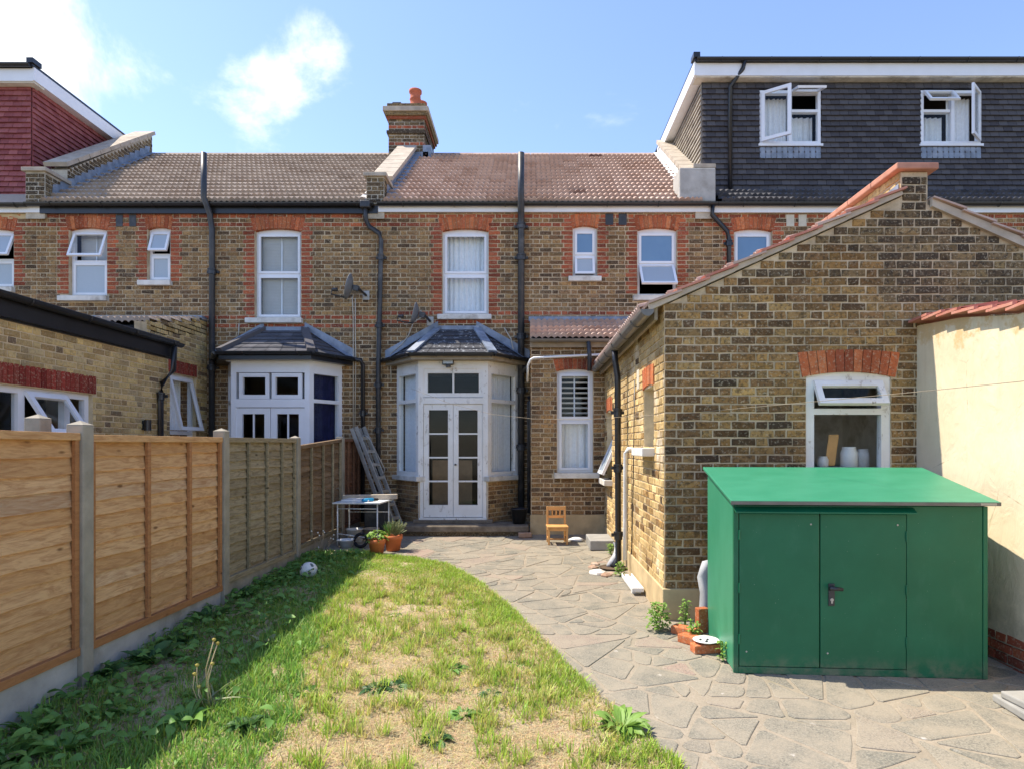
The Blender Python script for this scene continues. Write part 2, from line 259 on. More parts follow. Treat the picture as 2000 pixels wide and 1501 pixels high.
# ------------------------------------------------------------------ mesh and object helpers
class MB:
    def __init__(s): s.v = []; s.f = []
    def add(s, vs, fs): b = len(s.v); s.v += [Vector(p) for p in vs]; s.f += [tuple(i + b for i in f) for f in fs]; return s
    def box(s, a, b):
        x0, y0, z0 = a; x1, y1, z1 = b
        return s.add([(x0, y0, z0), (x1, y0, z0), (x1, y1, z0), (x0, y1, z0), (x0, y0, z1), (x1, y0, z1), (x1, y1, z1), (x0, y1, z1)], [(0, 3, 2, 1), (4, 5, 6, 7), (0, 1, 5, 4), (1, 2, 6, 5), (2, 3, 7, 6), (3, 0, 4, 7)])
    def obox(s, c, ax, ay, az):         # centre and three half-axis vectors
        c, ax, ay, az = map(Vector, (c, ax, ay, az))
        return s.add([c + i * ax + j * ay + k * az for k in (-1, 1) for j in (-1, 1) for i in (-1, 1)], [(0, 2, 3, 1), (4, 5, 7, 6), (0, 1, 5, 4), (1, 3, 7, 5), (3, 2, 6, 7), (2, 0, 4, 6)])
    def bar(s, a, b, wx, wy, up=(0, 0, 1)):
        a, b = Vector(a), Vector(b); d = (b - a); L = d.length; d.normalize(); u = Vector(up)
        if abs(d.dot(u)) > .98: u = Vector((0, 1, 0))
        x = d.cross(u).normalized(); y = x.cross(d).normalized(); return s.obox((a + b) / 2, x * wx / 2, y * wy / 2, d * L / 2)
    def tube(s, pts, r, n=10, caps=True):
        pts = [Vector(p) for p in pts]; rs = r if isinstance(r, (list, tuple)) else [r] * len(pts); b = len(s.v)
        for i, p in enumerate(pts):
            d = (pts[min(i + 1, len(pts) - 1)] - pts[max(i - 1, 0)]).normalized()
            u = Vector((0, 0, 1)) if abs(d.z) < .9 else Vector((0, 1, 0)); x = d.cross(u).normalized(); y = x.cross(d)
            for k in range(n): a = 2 * math.pi * k / n; s.v.append(p + (x * math.cos(a) + y * math.sin(a)) * rs[i])
        for i in range(len(pts) - 1):
            for k in range(n): s.f.append((b + i * n + k, b + i * n + (k + 1) % n, b + (i + 1) * n + (k + 1) % n, b + (i + 1) * n + k))
        if caps: s.f.append(tuple(b + k for k in reversed(range(n)))); s.f.append(tuple(b + (len(pts) - 1) * n + k for k in range(n)))
        return s
    def lathe(s, c, prof, n=20):
        c = Vector(c); b = len(s.v)
        for r, z in prof:
            for k in range(n): a = 2 * math.pi * k / n; s.v.append(c + Vector((r * math.cos(a), r * math.sin(a), z)))
        for i in range(len(prof) - 1):
            for k in range(n): s.f.append((b + i * n + k, b + i * n + (k + 1) % n, b + (i + 1) * n + (k + 1) % n, b + (i + 1) * n + k))
        return s
    def prism(s, poly, vec):
        poly = [Vector(p) for p in poly]; vec = Vector(vec); n = len(poly)
        return s.add(poly + [p + vec for p in poly], [tuple(reversed(range(n))), tuple(range(n, 2 * n))] + [(i, (i + 1) % n, n + (i + 1) % n, n + i) for i in range(n)])
    def quad(s, *p): return s.add(p, [tuple(range(len(p)))])

ORG = {}
def link(o): sc.collection.objects.link(o); return o
def thing(name, loc, label, cat, group=None, rz=0):
    o = bpy.data.objects.new(name, None); o.empty_display_size = .1; o.location = loc; o.rotation_euler = (0, 0, rz); link(o); ORG[o] = Vector(loc)
    o['label'] = label; o['category'] = cat
    if group: o['group'] = group
    return o
def tag(o, label, cat, group=None):
    o['label'] = label; o['category'] = cat
    if group: o['group'] = group
    return o
def mesh_of(name, mb, mat, org, smooth=False, bevel=0):
    me = bpy.data.meshes.new(name); me.from_pydata([tuple(v - org) for v in mb.v], [], mb.f)
    me.materials.append(MATS[mat]); me.update()
    if smooth: me.polygons.foreach_set('use_smooth', [True] * len(me.polygons))
    return me
ZERO = Vector((0, 0, 0))
def mk(name, mb, mat, parent=None, smooth=False, local=False, org=None, bevel=0, kind=None, label=None):
    og = ZERO if local else (ORG[parent] if parent is not None else (Vector(org) if org is not None else ZERO))
    o = bpy.data.objects.new(name, mesh_of(name, mb, mat, og, smooth)); link(o)
    if parent is not None: o.parent = parent; ORG[o] = ORG[parent]
    else: o.location = og; ORG[o] = og
    if bevel: m = o.modifiers.new('bevel', 'BEVEL'); m.width = bevel; m.segments = 2; m.limit_method = 'ANGLE'
    if kind: o['kind'] = kind
    if label: o['label'] = label
    return o
def inst(name, me, parent, M):          # one more object on shared mesh data; M is its world matrix
    o = bpy.data.objects.new(name, me); link(o); o.parent = parent
    M = M.copy(); M.translation = M.translation - ORG[parent]; o.matrix_local = M; return o

class Frame:                            # a wall plane: u along U, z up, depth positive outwards along N
    def __init__(s, O, U, N): s.O = Vector(O); s.U = Vector(U).normalized(); s.N = Vector(N).normalized()
    def p(s, u, z, d=0): q = s.O + s.U * u + s.N * d; return Vector((q.x, q.y, z))
    def slab(s, mb, u0, u1, z0, z1, d0, d1): a = s.p((u0 + u1) / 2, (z0 + z1) / 2, (d0 + d1) / 2); return mb.obox(a, s.U * abs(u1 - u0) / 2, s.N * abs(d1 - d0) / 2, (0, 0, (z1 - z0) / 2))
    def M(s, u, z, d=0): m = Matrix((s.U, s.N, Vector((0, 0, 1)))).transposed().to_4x4(); m.translation = s.p(u, z, d); return m

def wall_sheet(fr, u0, u1, z0, z1, ops, depth=.13):
    us = sorted({u0, u1} | {min(max(x, u0), u1) for o in ops for x in o[:2]}); zs = sorted({z0, z1} | {min(max(x, z0), z1) for o in ops for x in o[2:4]}); mb = MB()
    for a, b in zip(us, us[1:]):
        for c, d in zip(zs, zs[1:]):
            m, n = (a + b) / 2, (c + d) / 2
            if any(o[0] < m < o[1] and o[2] < n < o[3] for o in ops): continue
            mb.quad(fr.p(a, c), fr.p(b, c), fr.p(b, d), fr.p(a, d))
    for a, b, c, d in [o[:4] for o in ops]:
        for q in (((a, c), (a, d)), ((b, c), (b, d)), ((a, c), (b, c)), ((a, d), (b, d))):
            (p, r), (s, t_) = q; mb.quad(fr.p(p, r), fr.p(s, t_), fr.p(s, t_, -depth), fr.p(p, r, -depth))
    return mb

BRICKS = {}
BM = {}
def brick_mesh(wd, h, var):
    k = (round(wd, 2), round(h, 3), var)
    if k in BM: return BM[k]
    rr = random.Random(hash(k)); j = lambda a: rr.uniform(-a, a); x, z = wd / 2, h / 2; vs = []
    for dx, dy, e in ((0, -.02, 0), (0, .0035, .001), (0, .0085, .005)):
        for sx, sz in ((-1, -1), (1, -1), (1, 1), (-1, 1)):
            vs.append((sx * (x - e) + (j(.0055) if dy > 0 else 0), dy + (j(.0035) if dy > .005 else 0), sz * (z - e) + (j(.0045) if dy > 0 else 0)))
    fs = [(8, 9, 10, 11)[::-1]]
    for i in range(2):
        for q in range(4): a, b = i * 4 + q, i * 4 + (q + 1) % 4; fs.append((a, a + 4, b + 4, b))
    BM[k] = (vs, fs, {}); return BM[k]
def add_brick(thing_, wall, fr, ua, ub, z0, h, mat, vis=True):
    BRICKS.setdefault(thing_, []).append((wall, fr, (ua + ub) / 2, z0 + h / 2, ub - ua - .013, h - .013, mat, vis))
def lay(thing_, wall, fr, z0, ch, n, span, ops, mat, quoins=(), vis=lambda px, py: True, seed=0, skip=lambda u, z: False):
    rr = random.Random(seed)
    for k in range(n):
        za, zb = z0 + k * ch, z0 + (k + 1) * ch; zm = (za + zb) / 2; iv = [span(zm)]
        if iv[0] is None: continue
        cuts = [o[:2] for o in ops if o[2] - .003 < zm <= o[3] + .003]
        for q in quoins:
            if q[2] < zm < q[3]:
                qw = .215 if k % 2 else .165; qm = q[4] if len(q) > 4 else 'brick_red'
                for a, b in ((q[0] - qw, q[0]), (q[1], q[1] + qw)):
                    if a > iv[0][0] - .01 and b < iv[0][1] + .01:
                        p = pix(fr.p((a + b) / 2, zm)); add_brick(thing_, wall, fr, a, b, za, ch, qm, vis(*p))
                cuts.append((q[0] - qw, q[1] + qw))
        for c in cuts:
            nv = []
            for a, b in iv:
                if c[1] <= a or c[0] >= b: nv.append((a, b)); continue
                if c[0] > a: nv.append((a, c[0]))
                if c[1] < b: nv.append((c[1], b))
            iv = nv
        for a, b in iv:
            if b - a < .03: continue
            u = math.floor(a / .3375) * .3375 - (.16875 if k % 2 else 0) - .3375; cells = []
            while u < b:
                for wd in (.225, .1125):
                    c, d = max(u, a), min(u + wd, b); u += wd
                    if d - c > .001: cells.append([c, d])
            if len(cells) > 1 and cells[0][1] - cells[0][0] < .05: cells[1][0] = cells[0][0]; cells.pop(0)
            if len(cells) > 1 and cells[-1][1] - cells[-1][0] < .05: cells[-2][1] = cells[-1][1]; cells.pop()
            for c, d in cells:
                um = (c + d) / 2
                if skip(um, zm): continue
                p = pix(fr.p(um, zm)); m = mat(k, um, zm) if callable(mat) else mat
                add_brick(thing_, wall, fr, c, d, za, ch, m, vis(*p))
def finish_bricks():
    rr = random.Random(3)
    for th, lst in BRICKS.items():
        sc_ = []
        for i, (wall, fr, u, z, wd, h, mat, vis) in enumerate(lst):
            p = fr.p(u, z); px, py = pix(p); ok = vis and 5 < px < 1995 and 5 < py < 1490
            face = abs((p - Vector((0, 0, EYE))).normalized().dot(fr.N))
            sc_.append((wd * face / p.y ** 2 * rr.uniform(.8, 1) if ok else 0, i))
        top = {i for s, i in sorted(sc_, reverse=True)[:300] if s > 0}; rest = {}
        for i, (wall, fr, u, z, wd, h, mat, vis) in enumerate(lst):
            vs, fs, cache = brick_mesh(wd, h, rr.randrange(4)); M = fr.M(u, z, rr.uniform(-.0015, .0025))
            M = M @ Matrix.Rotation(rr.gauss(0, .006), 4, 'Y')
            if i in top:
                if mat not in cache:
                    me = bpy.data.meshes.new('brick'); me.from_pydata(vs, [], fs); me.materials.append(MATS[mat]); cache[mat] = me
                inst('brick', cache[mat], wall, M)
            else:
                mb = rest.setdefault((wall, mat), MB()); b = len(mb.v); mb.v += [M @ Vector(v) for v in vs]; mb.f += [tuple(q + b for q in f) for f in fs]
        for (wall, mat), mb in rest.items(): mk('brickwork', mb, mat, wall, kind='stuff')

def arch_cut(u0, u1, z, h, fan=.14):
    uc, hw = (u0 + u1) / 2, (u1 - u0) / 2 + .02; n = 6; return [(uc - hw * (1 + fan * (i + .5) / n) - .004, uc + hw * (1 + fan * (i + .5) / n) + .004, z + h * i / n - (.01 if i == 0 else 0), z + h * (i + 1) / n - (.012 if i == n - 1 else 0)) for i in range(n)]
def arch(parent, fr, u0, u1, z, rise, h, mat='brick_rubbed', d=.011, n=None, fan=.14, name='arch_brick', deep=.11):
    n = n or max(4, round((u1 - u0 + .1) / .078)); uc = (u0 + u1) / 2; hw = (u1 - u0) / 2 + .02
    def pt(t_, top):
        s = 2 * t_ - 1; zz = z + rise * (1 - s * s); uu = uc + s * hw
        return (uc + s * hw * (1 + fan), z + h + rise * .55 * (1 - s * s)) if top else (uu, zz)
    for i in range(n):
        e = .045 / n; a, b = i / n + e, (i + 1) / n - e; q = [pt(a, 0), pt(b, 0), pt(b, 1), pt(a, 1)]; mb = MB(); dd = d + random.uniform(-.002, .003)
        mb.prism([fr.p(u, zz, dd) for u, zz in q], -fr.N * (deep + dd)); mk(name, mb, mat, parent)
def soldier(parent, fr, u0, u1, z0, z1, mat='brick_soldier', pitch=.075):
    n = round((u1 - u0) / pitch)
    for i in range(n):
        a = u0 + (u1 - u0) * i / n; b = u0 + (u1 - u0) * (i + 1) / n; mk('lintel_brick', fr.slab(MB(), a + .006, b - .006, z0, z1, -.03, .010 + random.uniform(-.001, .002)), mat, parent)

def frame_bars(mb, fr, u0, u1, z0, z1, d0, d1, fw): 
    fr.slab(mb, u0, u0 + fw, z0, z1, d0, d1); fr.slab(mb, u1 - fw, u1, z0, z1, d0, d1); fr.slab(mb, u0 + fw, u1 - fw, z0, z0 + fw, d0, d1); fr.slab(mb, u0 + fw, u1 - fw, z1 - fw, z1, d0, d1); return mb
def sash(parent, fr, u0, u1, z0, z1, d, fw=.05, mat='upvc', glass='glass', ang=0, hinge='top', th=.04, name='sash'):
    """a glazed leaf; ang opens it outwards about its hinge"""
    lf = MB(); g = MB(); L = Frame((0, 0, 0), (1, 0, 0), (0, 1, 0)); w_, h_ = u1 - u0, z1 - z0
    frame_bars(lf, L, 0, w_, 0, h_, 0, th, fw); g.box((fw - .005, th * .4, fw - .005), (w_ - fw + .005, th * .4 + .006, h_ - fw + .005))
    base = fr.M(u0, z0, d)
    if ang:
        piv, ax = {'top': (Vector((0, 0, h_)), 'X'), 'left': (Vector((0, 0, 0)), 'Z'), 'right': (Vector((w_, 0, 0)), 'Z')}[hinge]
        sg = {'top': 1, 'left': 1, 'right': -1}[hinge]
        if fr.U.cross(fr.N).z > 0: pass
        base = base @ Matrix.Translation(piv) @ Matrix.Rotation(R(ang) * sg, 4, ax) @ Matrix.Translation(-piv)
    for m in (lf, g): m.v = [base @ v for v in m.v]
    mk(name, lf, mat, parent); mk('pane', g, glass, parent)
def sill(parent, fr, u0, u1, z, h=.09, d=.09, mat='stone_sill'): mk('sill', fr.slab(MB(), u0, u1, z - h, z, -.14, d), mat, parent, bevel=.008)
def curtain(parent, fr, u0, u1, z0, z1, d, mat='curtain', amp=.02, wl=.09, name='curtain'):
    mb = MB(); n = max(12, int((u1 - u0) / .012)); rr = random.Random(int(u0 * 100)); ph = 0; pts = []
    for i in range(n + 1): ph += 2 * math.pi / n * (u1 - u0) / wl * rr.uniform(.4, 1.6); pts.append((u0 + (u1 - u0) * i / n, d + amp * math.sin(ph)))
    mb.v = [fr.p(u, z, dd) for z in (z0, z1) for u, dd in pts]; mb.f = [(i, i + 1, n + 2 + i, n + 1 + i) for i in range(n)]; return mk(name, mb, mat, parent, smooth=True)
def blind(parent, fr, u0, u1, z0, z1, d, pitch=.045, mat='blind'):
    mb = MB(); z = z0
    while z < z1: mb.obox(fr.p((u0 + u1) / 2, z, d), fr.U * (u1 - u0) / 2, fr.N * .016 + Vector((0, 0, .012)), (0, 0, .0015)); z += pitch * .6
    fr.slab(mb, (u0 + u1) / 2 - .012, (u0 + u1) / 2 + .012, z0, z1, d + .018, d + .022); mk('blind', mb, mat, parent)
def window(house, fr, u0, u1, z0, z1, zt=None, rise=0, d=-.075, top=0, bot=0, gt='glass', gb='glass', mat='upvc', sl=None, fw=.05, head=True, label=None):
    mb = frame_bars(MB(), fr, u0, u1, z0, z1, d - .06, d, fw)
    if zt: fr.slab(mb, u0 + fw, u1 - fw, zt - .03, zt + .03, d - .06, d + .002)
    if rise:
        n = 10; pts = [fr.p(u0 + (u1 - u0) * i / n, z1 + rise * (1 - (2 * i / n - 1) ** 2) + .012, d) for i in range(n + 1)]
        mb.prism([fr.p(u0, z1, d)] + pts + [fr.p(u1, z1, d)], -fr.N * .06)
    wd = mk('window', mb, mat, house)
    if label: wd['label'] = label
    a, b = u0 + fw, u1 - fw
    if zt:
        sash(wd, fr, a - .012, b + .012, zt + .02, z1 - fw + .012, d - .02, .04, mat, gt, top); sash(wd, fr, a - .012, b + .012, z0 + fw - .012, zt - .02, d - .02, .04, mat, gb, bot)
    else: sash(wd, fr, a - .012, b + .012, z0 + fw - .012, z1 - fw + .012, d - .02, .04, mat, gt, top)
    if sl: sill(wd, fr, sl[0], sl[1], z0 - .002)
    return wd
def pipe(parent, pts, r, mat='black_plastic', name='drainpipe', collars=(), n=12):
    o = mk(name, MB().tube(pts, r, n), mat, parent, smooth=True)
    for z in collars:
        for a, b in zip(pts, pts[1:]):
            if min(a[2], b[2]) <= z <= max(a[2], b[2]) and abs(a[2] - b[2]) > .3:
                t_ = (z - a[2]) / (b[2] - a[2]); c = Vector(a).lerp(Vector(b), t_)
                mb = MB().lathe(c, [(r, -.05), (r * 1.3, -.045), (r * 1.3, .03), (r * 1.5, .035), (r * 1.5, .055), (r, .06)], 12); mb.box(c + Vector((-r * 2.1, r * .5, -.012)), c + Vector((r * 2.1, r * 1.3, .03))); mk('collar', mb, mat, o, smooth=False)
    return o
def gutter(parent, a, b, r=.058, mat='black_plastic', ax=None, brackets=.9, name='gutter'):
    a, b = Vector(a), Vector(b); d = (b - a).normalized(); x = d.cross(Vector((0, 0, 1))); mb = MB(); n = 8; L = (b - a).length
    for rr_, flip in ((r, 0), (r - .006, 1)):
        base = len(mb.v)
        for p in (a, b):
            for k in range(n + 1): t_ = math.pi + math.pi * k / n; mb.v.append(p + x * math.cos(t_) * rr_ + Vector((0, 0, math.sin(t_) * rr_)))
        for k in range(n): q = (base + k, base + k + 1, base + n + 2 + k, base + n + 1 + k); mb.f.append(q[::-1] if flip else q)
    for p in (a, b): mb.v += [p + x * math.cos(math.pi + math.pi * k / n) * r + Vector((0, 0, math.sin(math.pi + math.pi * k / n) * r)) for k in range(n + 1)]; mb.f.append(tuple(range(len(mb.v) - n - 1, len(mb.v))))
    o = mk(name, mb, mat, parent, smooth=False); k = brackets * .5
    while k < L:
        c = a + d * k; m2 = MB(); m2.tube([c + x * math.cos(math.pi + math.pi * q / 6) * (r + .006) + Vector((0, 0, math.sin(math.pi + math.pi * q / 6) * (r + .006))) for q in range(7)], .009, 5); mk('bracket', m2, mat, o); k += brackets
    return o

# tiles on a sloping or upright plane
def tile_data(wd, L, rolls, amp, mat, th=.02):
    mb = MB(); n = rolls * 4 if rolls else 1
    prof = [(wd * i / n, amp * (0, .72, 1, .72)[i % 4] if rolls else 0) for i in range(n + 1)]
    lo = [(x, 0, z + th * 1.6) for x, z in prof]; up = [(x, L, z + .003) for x, z in prof]; fr_ = [(x, 0.001, z + th * .15) for x, z in prof]
    mb.v = [Vector(p) for p in lo + up + fr_]; m = n + 1
    mb.f = [(i, i + 1, m + i + 1, m + i) for i in range(n)] + [(2 * m + i, 2 * m + i + 1, i + 1, i) for i in range(n)]
    if not rolls: mb.f += [(0, 2, 4), (1, 5, 3)]
    return mesh_of('tile', mb, mat, ZERO)
def tile_field(parent, O, U, S, wd, gauge, rows, span, mat, rolls=3, amp=.034, limit=300, stagger=False, th=.046, jit=.003, cuts=(), name='tile'):
    """O: lower corner; U along the row; S up the slope. span(v) gives the run of u for a row."""
    O, U, S = Vector(O), Vector(U).normalized(), Vector(S).normalized(); N = U.cross(S).normalized(); me = tile_data(wd, gauge * 1.12, rolls, amp, mat, th)
    small = {}; lst = []
    for r_ in range(rows):
        s0 = span((r_ + .5) * gauge)
        if s0 is None: continue
        runs = [s0]
        for c in cuts:
            if c[2] - .01 < (r_ + .5) * gauge < c[3]:
                nv = []
                for a, b in runs:
                    if c[1] <= a or c[0] >= b: nv.append((a, b)); continue
                    if c[0] > a: nv.append((a, c[0]))
                    if c[1] < b: nv.append((c[1], b))
                runs = nv
        for a, b in runs:
            u = a if not (stagger and r_ % 2) else a - wd / 2
            if rolls == 0: u = math.floor(a / wd) * wd - (wd / 2 if stagger and r_ % 2 else 0)
            while u < b - .01:
                c, d = max(u, a), min(u + wd, b)
                if d - c > .02: lst.append((c, d, r_))
                u += wd
    rr = random.Random(5); sc_ = []
    for i, (c, d, r_) in enumerate(lst):
        p = O + U * (c + d) / 2 + S * (r_ + .5) * gauge; px, py = pix(p); sc_.append(((d - c) / p.y ** 2 if 4 < px < 1996 and py > 4 else 0, rr.random(), i))
    top = {i for s, q, i in sorted(sc_, reverse=True)[:limit] if s > 0}; rest = MB(); gap = .003 if rolls == 0 else 0
    for i, (c, d, r_) in enumerate(lst):
        M = Matrix((U, S, N)).transposed().to_4x4(); M.translation = O + U * (c + gap) + S * (r_ * gauge + rr.uniform(-jit, jit)) + N * rr.uniform(0, jit)
        sx = (d - c - 2 * gap) / wd; M = M @ Matrix.Rotation(rr.gauss(0, .006), 4, 'Z') @ Matrix.Diagonal((sx, 1, 1, 1))
        if i in top: inst(name, me, parent, M)
        else:
            b = len(rest.v); rest.v += [M @ v.co for v in me.vertices]; rest.f += [tuple(q + b for q in f.vertices) for f in me.polygons]
    if rest.v: mk('tiles_beyond', rest, mat, parent, kind='stuff')

# ================================================================== THE SETTING: ground
def structure(o): o['kind'] = 'structure'; return o
gm = MB(); gm.quad((-400, -60, ground_z(-60) - .25), (400, -60, ground_z(-60) - .25), (400, 24, ground_z(24) - .25), (-400, 24, ground_z(24) - .25)); gm.quad((-400, 24, .335), (400, 24, .335), (400, 900, .335), (-400, 900, .335))
structure(mk('ground', gm, 'far_earth'))
LAWN = [G(*p) for p in ((735, 1086), (800, 1090), (870, 1104), (930, 1138), (985, 1185), (1040, 1240), (1090, 1295), (1150, 1355), (1210, 1405), (1265, 1450), (1310, 1490), (1352, 1545))]
LY = [p.y for p in LAWN][::-1]; LX = [p.x for p in LAWN][::-1]
def lawn_right(Y): return float(np.interp(Y, LY, LX)) if Y <= LY[-1] else -9
LTOP = LY[-1]

# ================================================================== HOUSES
FR = Frame((0, YF, 0), (1, 0, 0), (0, -1, 0))
XL, XM, XR, XE = fx(72), fx(735), fx(1392), 9.7       # party lines
Z0, CH = .2, .075
WT = 5.78
RISE = .05
def upper(px0, px1, py0, py1, sx0, sx1): return dict(u0=fx(px0), u1=fx(px1), z0=fz(py1), z1=fz(py0), s=(fx(sx0), fx(sx1)))
def arch_ops(w): return [(w['u0'], w['u1'], w['z0'], w['z1'] + RISE), ]
def house_wall(house, name, u0, u1, wins, bands, extra=(), vis=None, mat='brick_stock', seed=1, z0=Z0 - .1, mort='mortar', arches=True):
    ops = [(w['u0'], w['u1'], w['z0'], w['z1'] + RISE) for w in wins] + list(extra)
    wall = mk(name, wall_sheet(FR, u0, u1, z0, WT, ops), mort, house)
    cut = ops + [c for w in wins for c in arch_cut(w['u0'], w['u1'], w['z1'], .245)] + [(w['s'][0], w['s'][1], w['z0'] - .1, w['z0']) for w in wins]
    qs = [(w['u0'], w['u1'], w['z0'] + .02, w['z1'] + .19) for w in wins]
    def m(k, u, z): return 'brick_red' if k in bands or k in (73, 71) else mat
    lay(house, wall, FR, Z0, CH, 75, lambda z: (u0, u1) if z < WT + .02 else None, cut, m, qs, vis or (lambda x, y: y < 845), seed)
    for w in wins: arch(wall, FR, w['u0'], w['u1'], w['z1'], RISE, .23)
    return wall
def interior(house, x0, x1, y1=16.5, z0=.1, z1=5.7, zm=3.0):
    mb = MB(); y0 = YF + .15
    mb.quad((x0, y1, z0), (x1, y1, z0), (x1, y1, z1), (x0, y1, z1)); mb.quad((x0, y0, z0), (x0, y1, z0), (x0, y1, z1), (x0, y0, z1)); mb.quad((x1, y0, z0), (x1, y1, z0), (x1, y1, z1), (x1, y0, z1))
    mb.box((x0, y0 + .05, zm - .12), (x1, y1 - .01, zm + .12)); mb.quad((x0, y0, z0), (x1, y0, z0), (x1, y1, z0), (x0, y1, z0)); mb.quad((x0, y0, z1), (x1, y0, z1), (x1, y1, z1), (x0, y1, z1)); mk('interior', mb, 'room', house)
EY, EZ, RY, RZ = YF - .12, 5.90, 14.57, 8.2
SL = Vector((0, RY - EY, RZ - EZ)); SLN = SL.length; SLD = SL.normalized()
def main_roof(house, x0, x1, mat, rowsmat=None):
    mb = MB(); mb.prism([(x0, EY + .05, EZ - .06), (x0, RY, RZ - .03), (x0, 2 * RY - EY, EZ - .06)], (x1 - x0, 0, 0)); rf = mk('roof', mb, 'rubber', house)
    tile_field(rf, (x0, EY, EZ), (1, 0, 0), SL, .30, SLN / 15, 15, lambda v: (0, x1 - x0), mat)
    n = int((x1 - x0) / .42)
    for i in range(n):
        a, b = x0 + (x1 - x0) * i / n, x0 + (x1 - x0) * (i + 1) / n
        mk('ridge_tile', MB().prism([(a, RY - .13, RZ - .01), (a, RY - .08, RZ + .05), (a, RY, RZ + .075), (a, RY + .08, RZ + .05), (a, RY + .13, RZ - .01)], (b - a - .008, 0, 0)), mat, rf)
    return rf
def parapet(house, xa, xb, pier_z, top=.30, cop='coping', flash=True, mat='brick_sooty', over=.05, y_end=RY + .3):
    """party wall standing above the roof, coped, with a pier at the eaves"""
    pw = mk('parapet', MB().prism([(xa, YF - .05, EZ - .25), (xa, YF + .45, EZ + .25), (xa, RY, RZ - .05), (xa, RY, RZ + top), (xa, YF + .5, EZ + .35 + top), (xa, YF + .5, pier_z), (xa, YF - .05, pier_z)], (xb - xa, 0, 0)), 'mortar_grey', house)
    fp = Frame((0, YF - .05, 0), (1, 0, 0), (0, -1, 0)); nn = int((pier_z - EZ + .05) / .075)
    lay(house, pw, fp, EZ - .05, .075, nn, lambda z: (xa, xb), [], mat)
    for xs, N in ((xb, (1, 0, 0)), (xa, (-1, 0, 0))):
        fs = Frame((xs, 0, 0), (0, 1, 0), N); lay(house, pw, fs, EZ + .1, .075, 40, lambda z: (YF - .04 if z < pier_z else YF + .5 + max(0, (z - EZ - .35 - top) / (SLD.z / SLD.y)), min(RY, YF - .12 + (z - EZ) / (SLD.z / SLD.y))) if z < RZ + top - .05 else None, [], mat)
    n = 9; A = Vector(((xa + xb) / 2, YF + .42, EZ + .40 + top + .02)); B = Vector(((xa + xb) / 2, RY + .05, RZ + top + .06))
    for i in range(n): mk('coping_stone', MB().bar(A.lerp(B, i / n + .003), A.lerp(B, (i + 1) / n - .003), (xb - xa) + 2 * over, .075), cop, pw)
    mk('pier_cap', MB().box((xa - .05, YF - .1, pier_z), (xb + .05, YF + .55, pier_z + .07)), 'brick_red' if cop == 'coping_brick' else cop, pw, bevel=.01)
    return pw
def stepped_flashing(house, x, sgn, mat='lead'):
    mb = MB(); off = Vector((0, -SLD.z, SLD.y)); e = Vector((sgn * .15, 0, 0)); a, b = Vector((x, EY + .25, EZ + .17)), Vector((x, RY - .1, RZ - .02)); n = 16
    mb.quad(a + off * .065, a + off * .06 + e, b + off * .06 + e, b + off * .065)
    for i in range(n):
        p, q = a.lerp(b, i / n), a.lerp(b, (i + 1) / n); xx = Vector((sgn * .013, 0, 0)); mb.quad(p + xx + off * .05, q + xx + off * .05, q + xx + Vector((0, 0, .20)), p + xx + Vector((0, 0, .26)))
    mk('flashing', mb, mat, house)

# ---------------------------------------------------------------- the middle house
HM = thing('terraced_house', ((XM + XR) / 2, YF, .2), 'middle brick terraced house with pinkish tiled roof and peeling white french doors', 'house')
wm = [upper(864, 954, 452, 615, 855, 960), upper(1119, 1166, 446, 541, 1110, 1174), upper(1245, 1322, 450, 578, 1236, 1330)]
BAYC, BH, BS = -1.29, .585, .50
bay_open = (BAYC - BH - BS + .06, BAYC + BH + BS - .06, .15, 3.02)
wallM = house_wall(HM, 'wall', XM, XR, wm, (48, 50), [bay_open, (.03, 2.5, 0, 3.6)], lambda x, y: y < 1000 and not (x > 1290 and y > 520), seed=2)
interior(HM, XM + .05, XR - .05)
b = wm[0]; wd = window(HM, FR, b['u0'], b['u1'], b['z0'], b['z1'], fz(535), RISE, sl=b['s'], label='tall white window with lace curtains over the bay')
curtain(wd, FR, b['u0'] + .04, b['u1'] - .04, b['z0'] + .04, b['z1'] - .03, -.24)
b = wm[1]; wd = window(HM, FR, b['u0'], b['u1'], b['z0'], b['z1'], fz(498), RISE, bot=14, gt='frosted_sky_reflection', gb='frosted', sl=b['s'], label='narrow white window with its lower light ajar')
b = wm[2]; wd = window(HM, FR, b['u0'], b['u1'], b['z0'], b['z1'], fz(515), RISE, bot=38, gt='frosted_sky_reflection', gb='frosted', sl=b['s'], label='white window with its lower sash propped wide open')
roofM = main_roof(HM, XM + .16, XR - .22, 'tile_pink')
parapet(HM, XM - .16, XM + .15, fz(348), .24, y_end=RY); stepped_flashing(HM, XM + .15, 1)
mk('fascia', MB().box((XM + .05, YF - .07, 5.765), (XR, YF - .03, 5.875)), 'upvc', HM)
gutter(HM, (XM + .05, YF - .13, 5.905), (XR + .05, YF - .13, 5.905))
for i, px in enumerate((1190, 1216)):
    mk('air_brick', FR.slab(MB(), fx(px) - .07, fx(px) + .07, fz(440), fz(418), -.02, .016), 'black_iron', HM)
